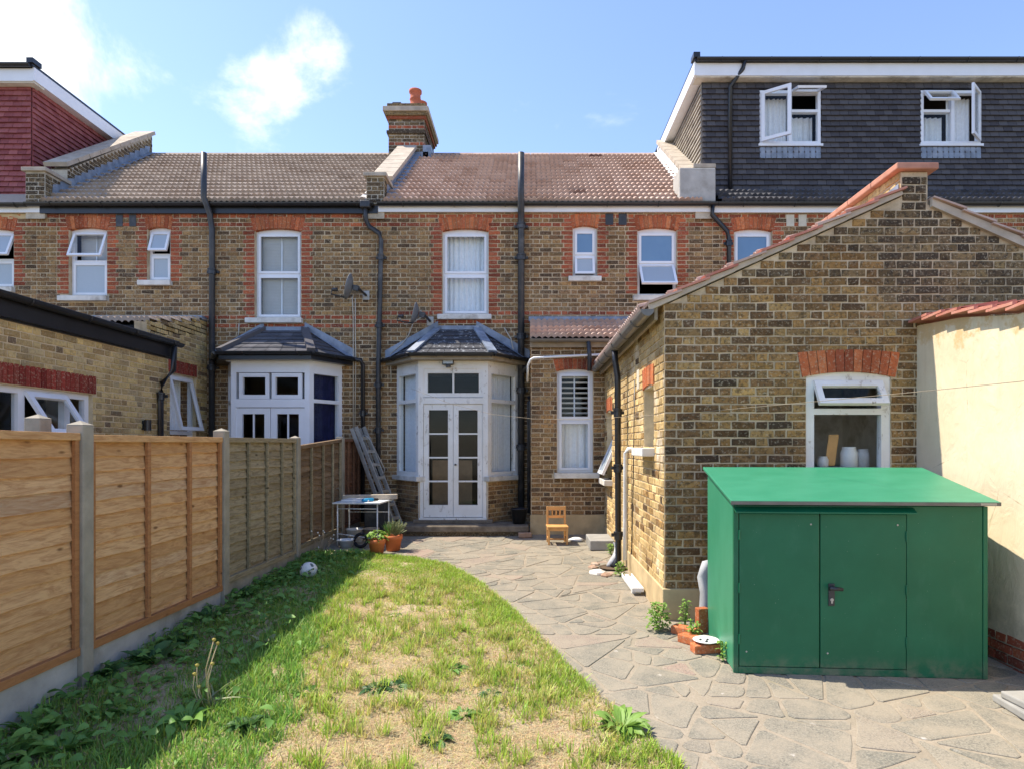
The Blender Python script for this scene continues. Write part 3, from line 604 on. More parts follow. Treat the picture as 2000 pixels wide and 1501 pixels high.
# chimney
cy, cx0, cx1, cy1 = 14.35, -3.17, -2.37, 15.75
def cz(py): return EYE + (VY - py) / F * cy
cz0, cz1 = 7.6, cz(245)
ch = mk('chimney', MB().box((cx0, cy, cz0), (cx1, cy1, cz(212))), 'mortar_grey', HM)
cf = Frame((0, cy, 0), (1, 0, 0), (0, -1, 0)); cs = Frame((cx1, 0, 0), (0, 1, 0), (1, 0, 0)); k0 = int((cz(214) - cz0) / .075)
for fr_, a, b_ in ((cf, cx0, cx1), (cs, cy, cy1)): lay(HM, ch, fr_, cz0, .075, k0, lambda z: (a, b_), [], lambda k, u, z: 'brick_red' if k in (k0 - 5, k0 - 10) else 'brick_sooty', seed=9)
for za, zb, e, m in ((cz(262) , cz(256), .04, 'brick_sooty'), (cz(234), cz(228), .04, 'brick_red'), (cz(228), cz(221), .075, 'brick_sooty'), (cz(221), cz(212), .11, 'coping'), (cz(212), cz(203), .03, 'brick_sooty')):
    mk('corbel', MB().box((cx0 - e, cy - e, za), (cx1 + e, cy1 + e, zb)), m, ch, bevel=.008)
mk('flaunching', MB().prism([(cx0 + .02, cy + .03, cz(203)), (cx1 - .02, cy + .03, cz(203)), (cx1 - .2, cy + .3, cz(198)), (cx0 + .2, cy + .3, cz(198))], (0, .9, 0)), 'coping', ch)
for X_, Y_, s in ((-2.62, cy + .3, 1.0), (-2.57, cy + .75, .9)):
    zt = cz(200); h = .42 * s
    mk('chimney_pot', MB().lathe((X_, Y_, zt), [(.15, 0), (.135, .06), (.12, .1), (.118, h * .45), (.135, h * .5), (.12, h * .56), (.118, h * .82), (.145, h * .88), (.145, h), (.10, h), (.09, h * .6)], 20), 'terracotta_pot', ch, smooth=True)
mk('flashing', MB().box((cx1 - .02, cy - .06, RZ - .3), (cx1 + .16, cy + .5, RZ + .13)).box((cx0 + .3, cy - .06, RZ - .32), (cx1 + .1, cy - .02, RZ - .02)), 'lead', ch)
mk('broken_tile', MB().obox((cx0 + .15, cy + .1, cz(200)), (.09, 0, 0), (0, .05, .02), (.02, 0, .05)), 'slate_dark', ch)

# bay with french doors
def bay(house, c, hw, side, mat, zs, zh, eave_z, top_z, over, roofmat, dz0, lead_edges, tophw, wallmat='brick_stock', front_low=None):
    A, B = Vector((c - hw - side, YF, 0)), Vector((c - hw, YB, 0)); C, D = Vector((c + hw, YB, 0)), Vector((c + hw + side, YF, 0))
    def fr_of(p, q): U = (q - p).normalized(); N = U.cross(Vector((0, 0, 1))); return Frame(p, U, N), (q - p).length
    fl, ll = fr_of(A, B); ff, lf = fr_of(B, C); fg, lg = fr_of(C, D)
    bayo = mk('bay_window', MB(), mat, house); mb = MB()
    for f_, L in ((fl, ll), (fg, lg)):
        f_.slab(mb, 0, .09, zs, zh, -.09, 0); f_.slab(mb, L - .09, L, zs, zh, -.09, 0.001); f_.slab(mb, .09, L - .09, zh - .2, zh, -.09, 0); f_.slab(mb, .09, L - .09, zs, zs + .07, -.09, 0); zt = zs + (zh - zs) * .66; f_.slab(mb, .09, L - .09, zt - .03, zt + .03, -.08, 0.002)
        for a, b_ in ((zs + .07, zt - .03), (zt + .03, zh - .2)): mk('pane', f_.slab(MB(), .085, L - .085, a - .005, b_ + .005, -.045, -.04), 'glass', bayo)
        low = mk('bay_wall', f_.slab(MB(), -.02, L + .02, .05, zs - .08, -.2, -.002), 'mortar', house); lay(house, low, f_, Z0, CH, int((zs - .08 - Z0) / CH), lambda z: (0, L), [], wallmat)
        mk('sill', f_.slab(MB(), -.05, L + .06, zs - .08, zs, -.1, .07), 'stone_sill', bayo, bevel=.006)
    ff.slab(mb, 0, .085, dz0, zh, -.09, 0.004); ff.slab(mb, lf - .085, lf, dz0, zh, -.09, 0.004); ff.slab(mb, .085, lf - .085, zh - .13, zh, -.09, 0.004)
    bayo.data = mesh_of('bay_window', mb, mat, ORG[house])
    # cornice, gutter and hipped roof
    out_ = [Vector((c - hw - side - over, YF, 0)), Vector((c - hw - over * .45, YB - over, 0)), Vector((c + hw + over * .45, YB - over, 0)), Vector((c + hw + side + over, YF, 0))]
    tp = [Vector((c - tophw, YF - .03, top_z)), Vector((c + tophw, YF - .03, top_z))]
    o4 = [Vector((p.x, p.y, eave_z)) for p in out_]
    mk('soffit', MB().prism([Vector((p.x, p.y, zh)) for p in out_], (0, 0, eave_z - zh - .01)), 'timber_grey' if mat == 'paint_old' else 'black_plastic', bayo)
    rb = MB(); rb.quad(o4[0], o4[1], tp[0]); rb.quad(o4[1], o4[2], tp[1], tp[0]); rb.quad(o4[2], o4[3], tp[1]); mk('roof', rb, roofmat, bayo)
    for p, q, t0, t1 in ((o4[0], o4[1], tp[0], tp[0]), (o4[1], o4[2], tp[0], tp[1]), (o4[2], o4[3], tp[1], tp[1])):
        n = 6
        for i in range(n):
            l0, r0 = p.lerp(t0, i / n), q.lerp(t1, i / n); l1, r1 = p.lerp(t0, (i + 1) / n), q.lerp(t1, (i + 1) / n); nn = (q - p).cross(t0 - p).normalized(); m = max(1, round((r0 - l0).length / .25))
            if i == 5 and t0 is t1: continue
            for j in range(m):
                a, b_ = l0.lerp(r0, j / m + .004), l0.lerp(r0, (j + 1) / m - .004); c_, d_ = l1.lerp(r1, (j + 1) / m - .004), l1.lerp(r1, j / m + .004)
                mk('slate', MB().quad(a + nn * .022, b_ + nn * .022, c_ + nn * .008, d_ + nn * .008).quad(a + nn * .022, b_ + nn * .022, b_ + nn * .006, a + nn * .006), roofmat, bayo)
        if lead_edges or t0 is not t1: pass
    for p, q in ((o4[1], tp[0]), (o4[2], tp[1])):
        mk('hip', MB().bar(p + Vector((0, 0, .035)), q + Vector((0, 0, .03)), .15 if lead_edges else .13, .03 if lead_edges else .07), 'lead' if lead_edges else 'slate_dark', bayo)
    for p, q in ((o4[0], tp[0]), (o4[3], tp[1])): mk('flashing', MB().quad(p + Vector((0, -.02, .03)), p + Vector((0, -.02, .17)), q + Vector((0, -.012, .14)), q + Vector((0, -.012, .02))).quad(p + Vector((0, -.02, .035)), p.lerp(o4[1] if p is o4[0] else o4[2], .22) + Vector((0, 0, .04)), q + Vector((0, -.03, .03))), 'lead', bayo)
    mk('flashing', MB().box((c - tophw - .05, YF - .08, top_z - .03), (c + tophw + .05, YF - .005, top_z + .05)), 'lead', bayo)
    for p, q in zip(o4, o4[1:]):
        dd = (q - p).normalized() * .02; nn = (q - p).cross(Vector((0, 0, 1))).normalized() * .05; gutter(bayo, p - dd + nn + Vector((0, 0, -.0)), q + dd + nn, .05, 'black_plastic')
    return bayo, ff, lf, fl, fg, ll, lg
zs = 1.12; bm_, ff, lf, fl, fg, ll, lg = bay(HM, BAYC, BH, BS, 'paint_old', zs, 3.05, 3.15, 3.70, .20, 'slate_worn', .40, True, .34)
mb = MB(); zt0, zt1 = 2.34, 2.44
ff.slab(mb, .085, lf - .085, zt0, zt1, -.09, .008); mk('transom', mb, 'paint_old', bm_); mk('threshold', ff.slab(MB(), .02, lf - .02, .36, .43, -.12, .05), 'paint_old', bm_)
fan = MB(); frame_bars(fan, ff, .085, lf - .085, zt1 + .01, 2.92, -.07, -.01, .07); ff.slab(fan, lf / 2 - .015, lf / 2 + .015, zt1 + .08, 2.85, -.06, -.02); mk('fanlight', fan, 'paint_old', bm_)
for a, b_ in ((.15, lf / 2 - .013), (lf / 2 + .013, lf - .15)): mk('pane', ff.slab(MB(), a, b_, zt1 + .07, 2.86, -.045, -.04), 'glass', bm_)
for a, b_, s in ((.09, lf / 2 - .003, 0), (lf / 2 + .003, lf - .09, 1)):
    dm = MB(); z0_, z1_ = .44, zt0 - .005; st = .085
    ff.slab(dm, a, a + st, z0_, z1_, -.065, -.012); ff.slab(dm, b_ - st, b_, z0_, z1_, -.065, -.012); ff.slab(dm, a + st, b_ - st, z1_ - .1, z1_, -.065, -.013); ff.slab(dm, a + st, b_ - st, z0_, z0_ + .2, -.065, -.013); hh = (z1_ - .1 - z0_ - .2) / 4
    for i in range(1, 4): z = z0_ + .2 + hh * i; ff.slab(dm, a + st, b_ - st, z - .013, z + .013, -.055, -.02)
    mk('french_door', dm, 'paint_old', bm_)
    for i in range(4): z = z0_ + .2 + hh * i; mk('pane', ff.slab(MB(), a + st - .004, b_ - st + .004, z + .012, z + hh - .012, -.045, -.04), 'glass', bm_)
mk('door_knob', MB().lathe(ff.p(lf / 2 + .04, 1.32, .01), [(.0, -.012), (.018, -.012), (.02, 0), (.012, .014), (0, .016)], 10), 'black_iron', bm_)
mk('interior_panel', MB().box((-1.72, YB + .55, .45), (-1.02, YB + .6, 1.38)), 'interior_wood', HM)
for f_, L in ((fl, ll), (fg, lg)): curtain(HM, f_, .06, L - .05, zs + .05, 2.9, -.14, 'curtain', .008, .05)
# flood lamp over the door
fl_t = thing('flood_lamp', (-1.36, YB - .02, 3.0), 'small square flood lamp fixed above the peeling french doors', 'lamp')
mk('lamp_housing', MB().box((-1.46, YB - .10, 2.98), (-1.27, YB - .04, 3.10)), 'black_iron', fl_t, bevel=.008); mk('lens', MB().box((-1.445, YB - .106, 2.995), (-1.285, YB - .099, 3.085)), 'frosted', fl_t); mk('bracket', MB().box((-1.40, YB - .09, 2.94), (-1.33, YB - .005, 2.985)), 'black_iron', fl_t)
# step in front of the bay
stp = thing('door_step', (-1.1, 10.4, ground_z(10.4)), 'worn dark stone step below the french doors', 'step')
mk('tread', MB().box((-2.30, 10.32, .24), (-.02, 10.95, .345)), 'step_stone', stp, bevel=.02); mk('riser', MB().box((-2.25, 10.36, .08), (-.04, 10.95, .2402)), 'brick_sooty', stp, bevel=.01); mk('threshold', MB().box((-1.95, 10.66, .3452), (-.62, 10.8, .40)), 'step_stone', stp, bevel=.01)

# kitchen lean-to of the middle house
FE = Frame((0, YE, 0), (1, 0, 0), (0, -1, 0)); lw = (.447, 1.04, 1.194, 2.86)
lt = mk('lean_to_wall', wall_sheet(FE, .02, 1.5, .05, 3.38, [(lw[0], lw[1], lw[2], lw[3] + .04)]), 'mortar', HM)
lay(HM, lt, FE, .5, CH, 38, lambda z: (.02, 1.5), [(lw[0], lw[1], lw[2], lw[3] + .04), *arch_cut(lw[0], lw[1], lw[3], .20), (lw[0] - .08, lw[1] + .1, lw[2] - .1, lw[2])], 'brick_stock', vis=lambda x, y: 1045 < x < 1170, seed=4)
arch(lt, FE, lw[0], lw[1], lw[3], .04, .19, 'brick_red'); FS = Frame((.02, 0, 0), (0, 1, 0), (-1, 0, 0))
mk('plinth', FE.slab(MB(), .005, 1.5, 0, .50, -.02, .018), 'render_plinth', HM)
sd = mk('lean_to_side', wall_sheet(FS, YE, YF, .05, 3.5, []), 'mortar', HM); lay(HM, sd, FS, .5, CH, 38, lambda z: (YE, YF - .01), [], 'brick_stock', vis=lambda x, y: False)
wd = window(HM, FE, lw[0], lw[1], lw[2], lw[3], fz(820) - .03, .04, sl=(.40, 1.14), label='white two light window with net curtain beside the wooden chair'); curtain(wd, FE, lw[0] + .04, lw[1] - .04, lw[2] + .05, 2.0, -.22, 'curtain', .015, .12); blind(wd, FE, lw[0] + .05, lw[1] - .05, 2.1, 2.8, -.2, .14)
mk('lean_to_roof', MB().prism([(.0, YE - .06, 3.36), (.0, YF, 3.80), (.0, YF, 3.5), (.0, YE, 3.3)], (2.6, 0, 0)), 'rubber', HM)
LS = Vector((0, YF - YE + .12, .47)); lr = mk('lean_to_tiling', MB().prism([(0, YE - .1, 3.375), (0, YF, 3.825), (0, YF, 3.80), (0, YE - .1, 3.35)], (2.6, 0, 0)), 'rubber', HM)
tile_field(lr, (.0, YE - .12, 3.37), (1, 0, 0), LS, .30, LS.length / 5, 5, lambda v: (0, 2.5), 'tile_pink')
mk('flashing', MB().box((-.02, YF - .14, 3.82), (2.55, YF - .006, 3.90)), 'lead', HM)
gutter(HM, (.0, YE - .16, 3.36), (1.3, YE - .16, 3.36), .05, 'brown_plastic'); mk('eaves_board', MB().box((.0, YE - .08, 3.24), (1.5, YE - .03, 3.34)), 'timber_grey', HM)
pipe(HM, [(.95, YE - .16, 3.33), (.97, YE - .14, 3.1), (.97, YE - .10, 2.85)], .035, 'grey_pipe')
pipe(HM, [(1.30, YE - .13, 3.12), (.06, YE - .13, 3.06), (0.01, YE - .12, 3.03), (-.03, YE - .05, 2.95), (-.04, YE + .1, 2.7)], .019, 'white_plastic', 'waste_pipe')
# tall soil pipe and rainwater pipe
sp_x = fx(1018)
pipe(HM, [(sp_x, YF - .09, .5), (sp_x, YF - .09, 5.55), (sp_x, YF - .12, 5.7), (sp_x, YF - .25, 5.9), (sp_x, YF - .25, fz(284) - .25)], .058, 'black_iron', 'soil_pipe', (1.6, 2.6, 3.55, 4.95, 5.5)); pipe(HM, [(sp_x - .02, YF - .1, 2.9), (sp_x + .14, YF - .12, 3.05), (sp_x + .2, YF - .05, 3.2)], .05, 'black_iron', 'branch_pipe'); pipe(HM, [(sp_x + .14, YF - .1, .45), (sp_x + .14, YF - .1, 2.4), (sp_x + .14, YF - .03, 2.5)], .035, 'black_iron', 'waste_pipe')
px_ = fx(741)
pipe(HM, [(px_ - .22, YF - .13, 5.86), (px_ - .22, YF - .10, 5.62), (px_ - .16, YF - .08, 5.5), (px_ + .02, YF - .08, 5.38), (px_ + .05, YF - .08, 5.25), (px_, YF - .08, 3.0), (px_, YF - .08, .35)], .042, 'black_iron', 'rainwater_pipe', (1.9, 2.7, 3.75, 4.95)); mk('hopper', MB().box((px_ - .3, YF - .2, 5.80), (px_ - .12, YF - .06, 5.93)), 'black_iron', HM, bevel=.02)
0 and mk('bleached_patch', FR.slab(MB(), fx(1165), fx(1225), fz(624), fz(606), -.01, .0104), 'white_mortar', HM)

# ---------------------------------------------------------------- the house to its left
HL = thing('terraced_house', ((XL + XM) / 2, YF, .2), 'brick terraced house with grey tiled roof and tidy white bay behind the fence', 'house')
wl = [upper(135, 209, 450, 579, 118, 213), upper(288, 333, 449, 549, 273, 337), upper(498, 588, 452, 622, 482, 592)]
LC, LH, LSd = -4.36, .66, .36
wallL = house_wall(HL, 'wall', XL, XM, wl, (47, 49), [(LC - LH - LSd + .05, LC + LH + LSd - .05, .15, 3.02)], lambda x, y: y < 640 or (x > 655 and y < 850), seed=5)
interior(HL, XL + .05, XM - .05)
b = wl[0]; wd = window(HL, FR, b['u0'], b['u1'], b['z0'], b['z1'], fz(510), RISE, top=22, gb='frosted', sl=b['s'], label='white window with open tilted upper light above frosted glass'); blind(wd, FR, b['u0'] + .05, b['u1'] - .05, fz(505), b['z1'], -.25)
b = wl[1]; wd = window(HL, FR, b['u0'], b['u1'], b['z0'], b['z1'], fz(497), RISE, top=20, gt='frosted', gb='frosted', sl=b['s'], label='narrow white window with its upper light tilted open')
b = wl[2]; wd = window(HL, FR, b['u0'], b['u1'], b['z0'], b['z1'], fz(535), RISE, sl=b['s'], label='tall white window with closed white shutters'); blind(wd, FR, b['u0'] + .05, b['u1'] - .05, b['z0'] + .05, b['z1'], -.2)
roofL = main_roof(HL, XL + .2, XM - .17, 'tile_grey'); parapet(HL, XL - .16, XL + .18, fz(338), .5); stepped_flashing(HL, XL + .18, 1)
mk('fascia', MB().box((XL + .1, YF - .07, 5.74), (XM + .04, YF - .03, 5.87)), 'black_plastic', HL); gutter(HL, (XL - .1, YF - .13, 5.90), (XM - .02, YF - .13, 5.90))
for px in (234, 260): mk('air_brick', FR.slab(MB(), fx(px) - .06, fx(px) + .06, fz(443), fz(420), -.02, .016), 'black_iron', HL)
mk('mortar_fillet', MB().prism([(XM - .34, YF - .1, 5.94), (XM - .17, YF - .1, 5.94), (XM - .165, YF + .2, 6.3)], (0, .05, .02)), 'white_mortar', HL)
bl_, ff2, lf2, fl2, fg2, ll2, lg2 = bay(HL, LC, LH, LSd, 'upvc', 1.12, 3.05, 3.17, 3.68, .22, 'slate_bay', .4, False, .36)
mk('transom', ff2.slab(MB(), .08, lf2 - .08, 2.28, 2.42, -.09, .006), 'upvc', bl_); mk('head_rail', ff2.slab(MB(), .08, lf2 - .08, 2.86, 2.93, -.09, .006), 'upvc', bl_)
for a in (.13, lf2 / 2 + .02): mk('fanlight', frame_bars(MB(), ff2, a, a + lf2 / 2 - .15, 2.425, 2.85, -.07, 0, .065), 'upvc', bl_); mk('pane', ff2.slab(MB(), a + .06, a + lf2 / 2 - .21, 2.48, 2.79, -.045, -.04), 'glass', bl_)
for a in (.085, lf2 / 2 + .004):
    wd_ = lf2 / 2 - .09; dm = frame_bars(MB(), ff2, a, a + wd_, .44, 2.27, -.06, -.01, .10); ff2.slab(dm, a + wd_ / 2 - .012, a + wd_ / 2 + .012, .54, 2.17, -.05, -.02); mk('french_door', dm, 'upvc', bl_); mk('pane', ff2.slab(MB(), a + .095, a + wd_ - .095, .535, 2.175, -.04, -.035), 'glass', bl_)
curtain(HL, fg2, .05, lg2 - .04, 1.15, 2.9, -.14, 'navy_curtain', .012, .05)
mk('cornice', MB().bar(ff2.p(-.06, 3.07, .03), ff2.p(lf2 + .06, 3.07, .03), .06, .06).bar(fg2.p(0, 3.07, .03), fg2.p(lg2, 3.07, .03), .06, .06), 'upvc', bl_)
vx = fx(412)
pipe(HL, [(vx + .05, YF - .08, .3), (vx + .06, YF - .08, 5.45), (vx + .04, YF - .12, 5.7), (vx, YF - .25, 5.95), (vx, YF - .25, fz(284) - .25)], .05, 'grey_pipe', 'soil_pipe', (3.0, 4.7, 5.5))
pipe(HL, [(fx(690), YF - .1, 3.16), (fx(708), YF - .1, 3.14), (fx(711), YF - .08, 3.06), (fx(711), YF - .08, .3)], .036, 'black_plastic', 'rainwater_pipe', (2.2,))
# mirrored lean-to of that house: its side wall faces the garden
XK = -5.75; FK = Frame((XK, 0, 0), (0, 1, 0), (1, 0, 0)); kw = (10.22, 11.02, 1.1, 2.8)
ks = mk('lean_to_side', wall_sheet(FK, 9.3, YF, .1, 3.42, [kw]), 'mortar_new', HL); ks2 = mk('lean_to_gable', MB().quad(FK.p(9.3, 3.42), FK.p(YF, 3.42), FK.p(YF, 3.82), FK.p(9.7, 3.5), FK.p(9.3, 3.45)), 'mortar_new', HL)
lay(HL, ks, FK, .3, CH, 47, lambda z: (9.6 if z < 3.5 else 9.6 + (z - 3.5) * 4.6, YF - .01), [kw, (kw[0] - .05, kw[1] + .05, kw[3], kw[3] + .22)], 'brick_new', vis=lambda x, y: x > 330 and y < 845)
soldier(ks, FK, kw[0] - .05, kw[1] + .02, kw[3] + .01, kw[3] + .215); wd = mk('window', frame_bars(MB(), FK, kw[0], kw[1], kw[2], kw[3], -.12, -.06, .06), 'upvc', HL); FK.slab(mb := MB(), kw[0] + .06, kw[1] - .06, 1.82, 1.88, -.12, -.055); mk('transom', mb, 'upvc', wd)
sash(wd, FK, kw[0] + .05, kw[1] - .05, 1.86, kw[3] - .05, -.07, .06, ang=13); mk('pane', FK.slab(MB(), kw[0] + .06, kw[1] - .06, kw[2] + .06, 1.82, -.1, -.094), 'glass', wd); curtain(wd, FK, kw[0] + .05, kw[1] - .05, 1.9, 2.75, -.25, 'curtain', .02, .1)
lk = mk('lean_to_roof', MB().prism([(XK - 3, 9.7, 3.46), (XK - 3, YF, 3.79), (XK - 3, YF, 3.6), (XK - 3, 9.7, 3.3)], (3, 0, 0)), 'rubber', HL); KS = Vector((0, YF - 9.65, .35)); tile_field(lk, (XK - 2.6, 9.65, 3.48), (1, 0, 0), KS, .30, KS.length / 6, 6, lambda v: (0, 2.62), 'tile_grey'); mk('flashing', MB().box((XK - 2.7, YF - .18, 3.83), (XK, YF - .006, 3.91)), 'lead', HL)

# ---------------------------------------------------------------- far left house with the maroon tiled dormer
HF = thing('terraced_house', (-11.3, YF, .2), 'house at far left with maroon tiled dormer', 'house')
wf = [upper(-60, 27, 452, 562, -70, 30)]
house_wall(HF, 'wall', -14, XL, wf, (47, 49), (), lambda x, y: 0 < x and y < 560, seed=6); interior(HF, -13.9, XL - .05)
b = wf[0]; window(HF, FR, b['u0'], b['u1'], b['z0'], b['z1'], fz(507), RISE, top=22, gt='frosted', gb='frosted', sl=b['s'])
mk('fascia', MB().box((-14, YF - .07, 5.755), (XL + .1, YF - .03, 5.87)), 'upvc', HF); gutter(HF, (-14, YF - .13, 5.89), (XL - .1, YF - .13, 5.89)); mk('repair_patch', FR.slab(MB(), -9.6, fx(55), fz(428), 5.755, -.01, .0105), 'render_plinth', HF)
mk('roof', MB().prism([(-14, EY + .05, EZ - .02), (-14, RY, RZ + .02), (-14, 2 * RY - EY, EZ - .06)], (XL - .16 + 14, 0, 0)), 'tile_grey', HF)
def dormer(house, x0, x1, cheek, mat, ztop, zbot, cuts=(), yb=15.1):
    YD = 11.95; sg = 1 if cheek == 'right' else -1; xc = x1 if cheek == 'right' else x0
    d = mk('dormer', MB().box((x0 + (.0 if sg > 0 else .012), YD + .012, zbot), (x1 - (.012 if sg > 0 else 0), yb + .5, ztop)), 'rubber', house) if not cuts else mk('dormer', wall_sheet(Frame((0, YD + .012, 0), (1, 0, 0), (0, -1, 0)), x0, x1, zbot, ztop, cuts, .1).quad((xc, YD, zbot), (xc, yb + .5, zbot), (xc, yb + .5, ztop), (xc, YD, ztop)).quad((x0, YD, ztop), (x1, YD, ztop), (x1, yb + .5, ztop), (x0, yb + .5, ztop)).quad((x0, YD + 2, zbot), (x1, YD + 2, zbot), (x1, YD + 2, ztop), (x0, YD + 2, ztop)), 'rubber', house)
    g = .1; n = int((ztop - zbot) / g)
    tile_field(d, (x0, YD, zbot), (1, 0, 0), (0, 0, 1), .165, g, n, lambda v: (0, x1 - x0), mat, 0, 0, 300 if cheek == 'left' else 200, True, .026, .002, [(c[0] - x0, c[1] - x0, c[2] - zbot, c[3] - zbot) for c in cuts])
    sl_ = SLD.z / SLD.y; O = (xc, YD, zbot) if sg > 0 else (xc, yb + .3, zbot); U = (0, sg, 0)
    def sp_(v):
        L = max(0, YF - .12 + (zbot + v - EZ) / sl_ - YD); return (0, L) if sg > 0 else (yb + .3 - YD - L, yb + .3 - YD)
    tile_field(d, O, U, (0, 0, 1), .165, g, n, lambda v: sp_(v) if sp_(v)[1] - sp_(v)[0] > .05 else None, mat if sg > 0 else 'slate_cheek_glare', 0, 0, 100, True, .026, .002)
    e = .16
    mk('soffit', MB().box((x0 - (e if sg < 0 else 0), YD - e, ztop - .05), (x1 + (e if sg > 0 else 0), YD + .1, ztop)), 'stone_sill', d)
    mk('fascia', MB().box((x0 - (e if sg < 0 else 0), YD - e - .025, ztop - .03), (x1 + (e if sg > 0 else 0), YD - e, ztop + .2)), 'upvc', d)
    xx = (x1 + e) if sg > 0 else (x0 - e)
    mk('verge_board', MB().box((min(xx, xx + sg * .03), YD - e - .026, ztop - .02), (max(xx, xx + sg * .03), yb + .1, ztop + .22)).box((min(xc, xx), YD, ztop - .02), (max(xc, xx), yb, ztop - .005)), 'upvc', d)
    mk('flat_roof', MB().box((min(x0, xx) - .03, YD - e - .06, ztop + .221), (max(x1, xx) + .03, yb + .5, ztop + .27)), 'black_plastic', d); gutter(d, (x0 - (e if sg < 0 else 0), YD - e - .085, ztop + .25), (x1 + (e if sg > 0 else 0), YD - e - .085, ztop + .25), .055)
    mk('kerb_corner', MB().box((xx - .06, YD - e - .1, ztop + .27), (xx + .06, YD - e + .12, ztop + .36)), 'black_plastic', d)
    return d
dormer(HF, -14, fx(62) + (62 - VX) / F * .55, 'right', 'tile_maroon', 8.36, 6.05)

# ---------------------------------------------------------------- right house with the dark slate dormer
HR = thing('terraced_house', (6.4, YF, .2), 'house on the right with wide dark slate hung dormer', 'house')
wr = [upper(1434, 1508, 452, 560, 1426, 1515)]
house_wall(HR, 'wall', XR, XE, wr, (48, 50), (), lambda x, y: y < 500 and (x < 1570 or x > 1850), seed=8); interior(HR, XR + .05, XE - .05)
b = wr[0]; window(HR, FR, b['u0'], b['u1'], b['z0'], b['z1'], None, RISE, gt='frosted_sky_reflection', sl=b['s'], label='white window with glass coloured as reflected blue sky')
mk('fascia', MB().box((XR, YF - .07, 5.755), (XE, YF - .03, 5.875)), 'upvc', HR); gutter(HR, (XR + .06, YF - .13, 5.905), (XE, YF - .13, 5.905))
for px in (1543, 1567): mk('air_brick', FR.slab(MB(), fx(px) - .07, fx(px) + .07, fz(443), fz(420), -.02, .016), 'vent_cream', HR)
rr_ = mk('roof', MB().prism([(XR + .1, EY + .05, EZ - .06), (XR + .1, RY, RZ - .03), (XR + .1, 2 * RY - EY, EZ - .06)], (XE - XR, 0, 0)), 'rubber', HR)
tile_field(rr_, (XR + .12, EY, EZ), (1, 0, 0), SL, .30, SLN / 15, 3, lambda v: (0, XE - XR), 'slate_bay'); mk('flashing', MB().prism([(XR + .2, 11.93, 6.26), (XR + .2, 11.60, 6.16), (XR + .2, 11.60, 6.19), (XR + .2, 11.93, 6.33)], (XE - XR, 0, 0)), 'lead', HR)
YD = 11.95; dx = lambda p: (p - VX) / F * YD; dzz = lambda p: EYE + (VY - p) / F * YD
dw = [(dx(1483), dx(1602), dzz(283), dzz(178)), (dx(1797), dx(1914), dzz(283), dzz(178))]
dr = dormer(HR, dx(1371), XE, 'left', 'slate_dark', 8.46, 6.28, dw, yb=15.1)
FD = Frame((0, YD, 0), (1, 0, 0), (0, -1, 0))
for i, (a, b_, c, d_) in enumerate(dw):
    m = (a + b_) / 2 + (.0 if i == 0 else .04); mb = frame_bars(MB(), FD, a, b_, c, d_, -.07, .02, .055); FD.slab(mb, m - .03, m + .03, c + .05, d_ - .05, -.07, .021); zt = c + (d_ - c) * .62
    lo, hi = (m, b_) if i == 0 else (a, m); FD.slab(mb, lo + .03, hi - .05, zt - .025, zt + .025, -.07, .0205)
    wd = mk('window', mb, 'upvc', HR, label='dormer window with side casement open and top vent held level' if i == 0 else 'dormer window with tilted vent and side casement open at its edge')
    if i == 0: sash(wd, FD, a + .04, m - .005, c + .04, d_ - .04, .025, .06, ang=34, hinge='left'); sash(wd, FD, m + .01, b_ - .04, zt + .01, d_ - .04, .025, .05, ang=74)
    else: sash(wd, FD, m + .005, b_ - .04, c + .04, d_ - .04, .025, .06, ang=42, hinge='right'); sash(wd, FD, a + .04, m - .01, zt + .01, d_ - .04, .025, .05, ang=38)
    mk('pane', FD.slab(MB(), lo + .03, hi - .03, c + .05, zt - .02, -.03, -.024), 'glass', wd)
    curtain(wd, FD, a + .06 if i == 0 else m, m if i == 0 else b_ - .05, c + .03, d_ - .05, -.2, 'curtain', .02, .08); curtain(wd, FD, lo + .04, hi - .05, c + .03, zt, -.25, 'curtain', .02, .1); mk('sill', FD.slab(MB(), a - .03, b_ + .03, c - .045, c - .002, -.02, .06), 'upvc', wd)
    lead = MB(); n = 11
    for k in range(n): u0_, u1_ = a + (b_ - a) * k / n, a + (b_ - a) * (k + 1) / n; lead.prism([FD.p(u0_, c - .03, .022), FD.p(u0_ + .02, c - .03, .036), FD.p(u1_ - .015, c - .03, .036), FD.p(u1_, c - .03, .022)], (0, -.012, -.24))
    mk('flashing', lead, 'lead', wd)
pipe(HR, [(dx(1447), YD - .24, 8.68), (dx(1444), YD - .2, 8.55), (dx(1424), YD - .07, 8.28), (dx(1424), YD - .07, 6.3)], .04, 'black_plastic', 'rainwater_pipe')
pipe(HR, [(fx(1388), YF - .13, 5.86), (fx(1388), YF - .1, 5.7), (fx(1418), YF - .08, 5.42), (fx(1421), YF - .08, 5.3), (fx(1421), YF - .08, 3.2)], .04, 'black_plastic', 'rainwater_pipe', (5.2,))
pw = parapet(HR, XR - .32, XR - .02, fz(332), .30, 'coping', mat='brick_sooty')
mk('rendered_pier', MB().box((XR - .62, YF - .12, 5.93), (XR + .02, YF + .4, fz(333))), 'concrete_grey', HR, bevel=.02); stepped_flashing(HR, XR - .32, -1, 'white_mortar')

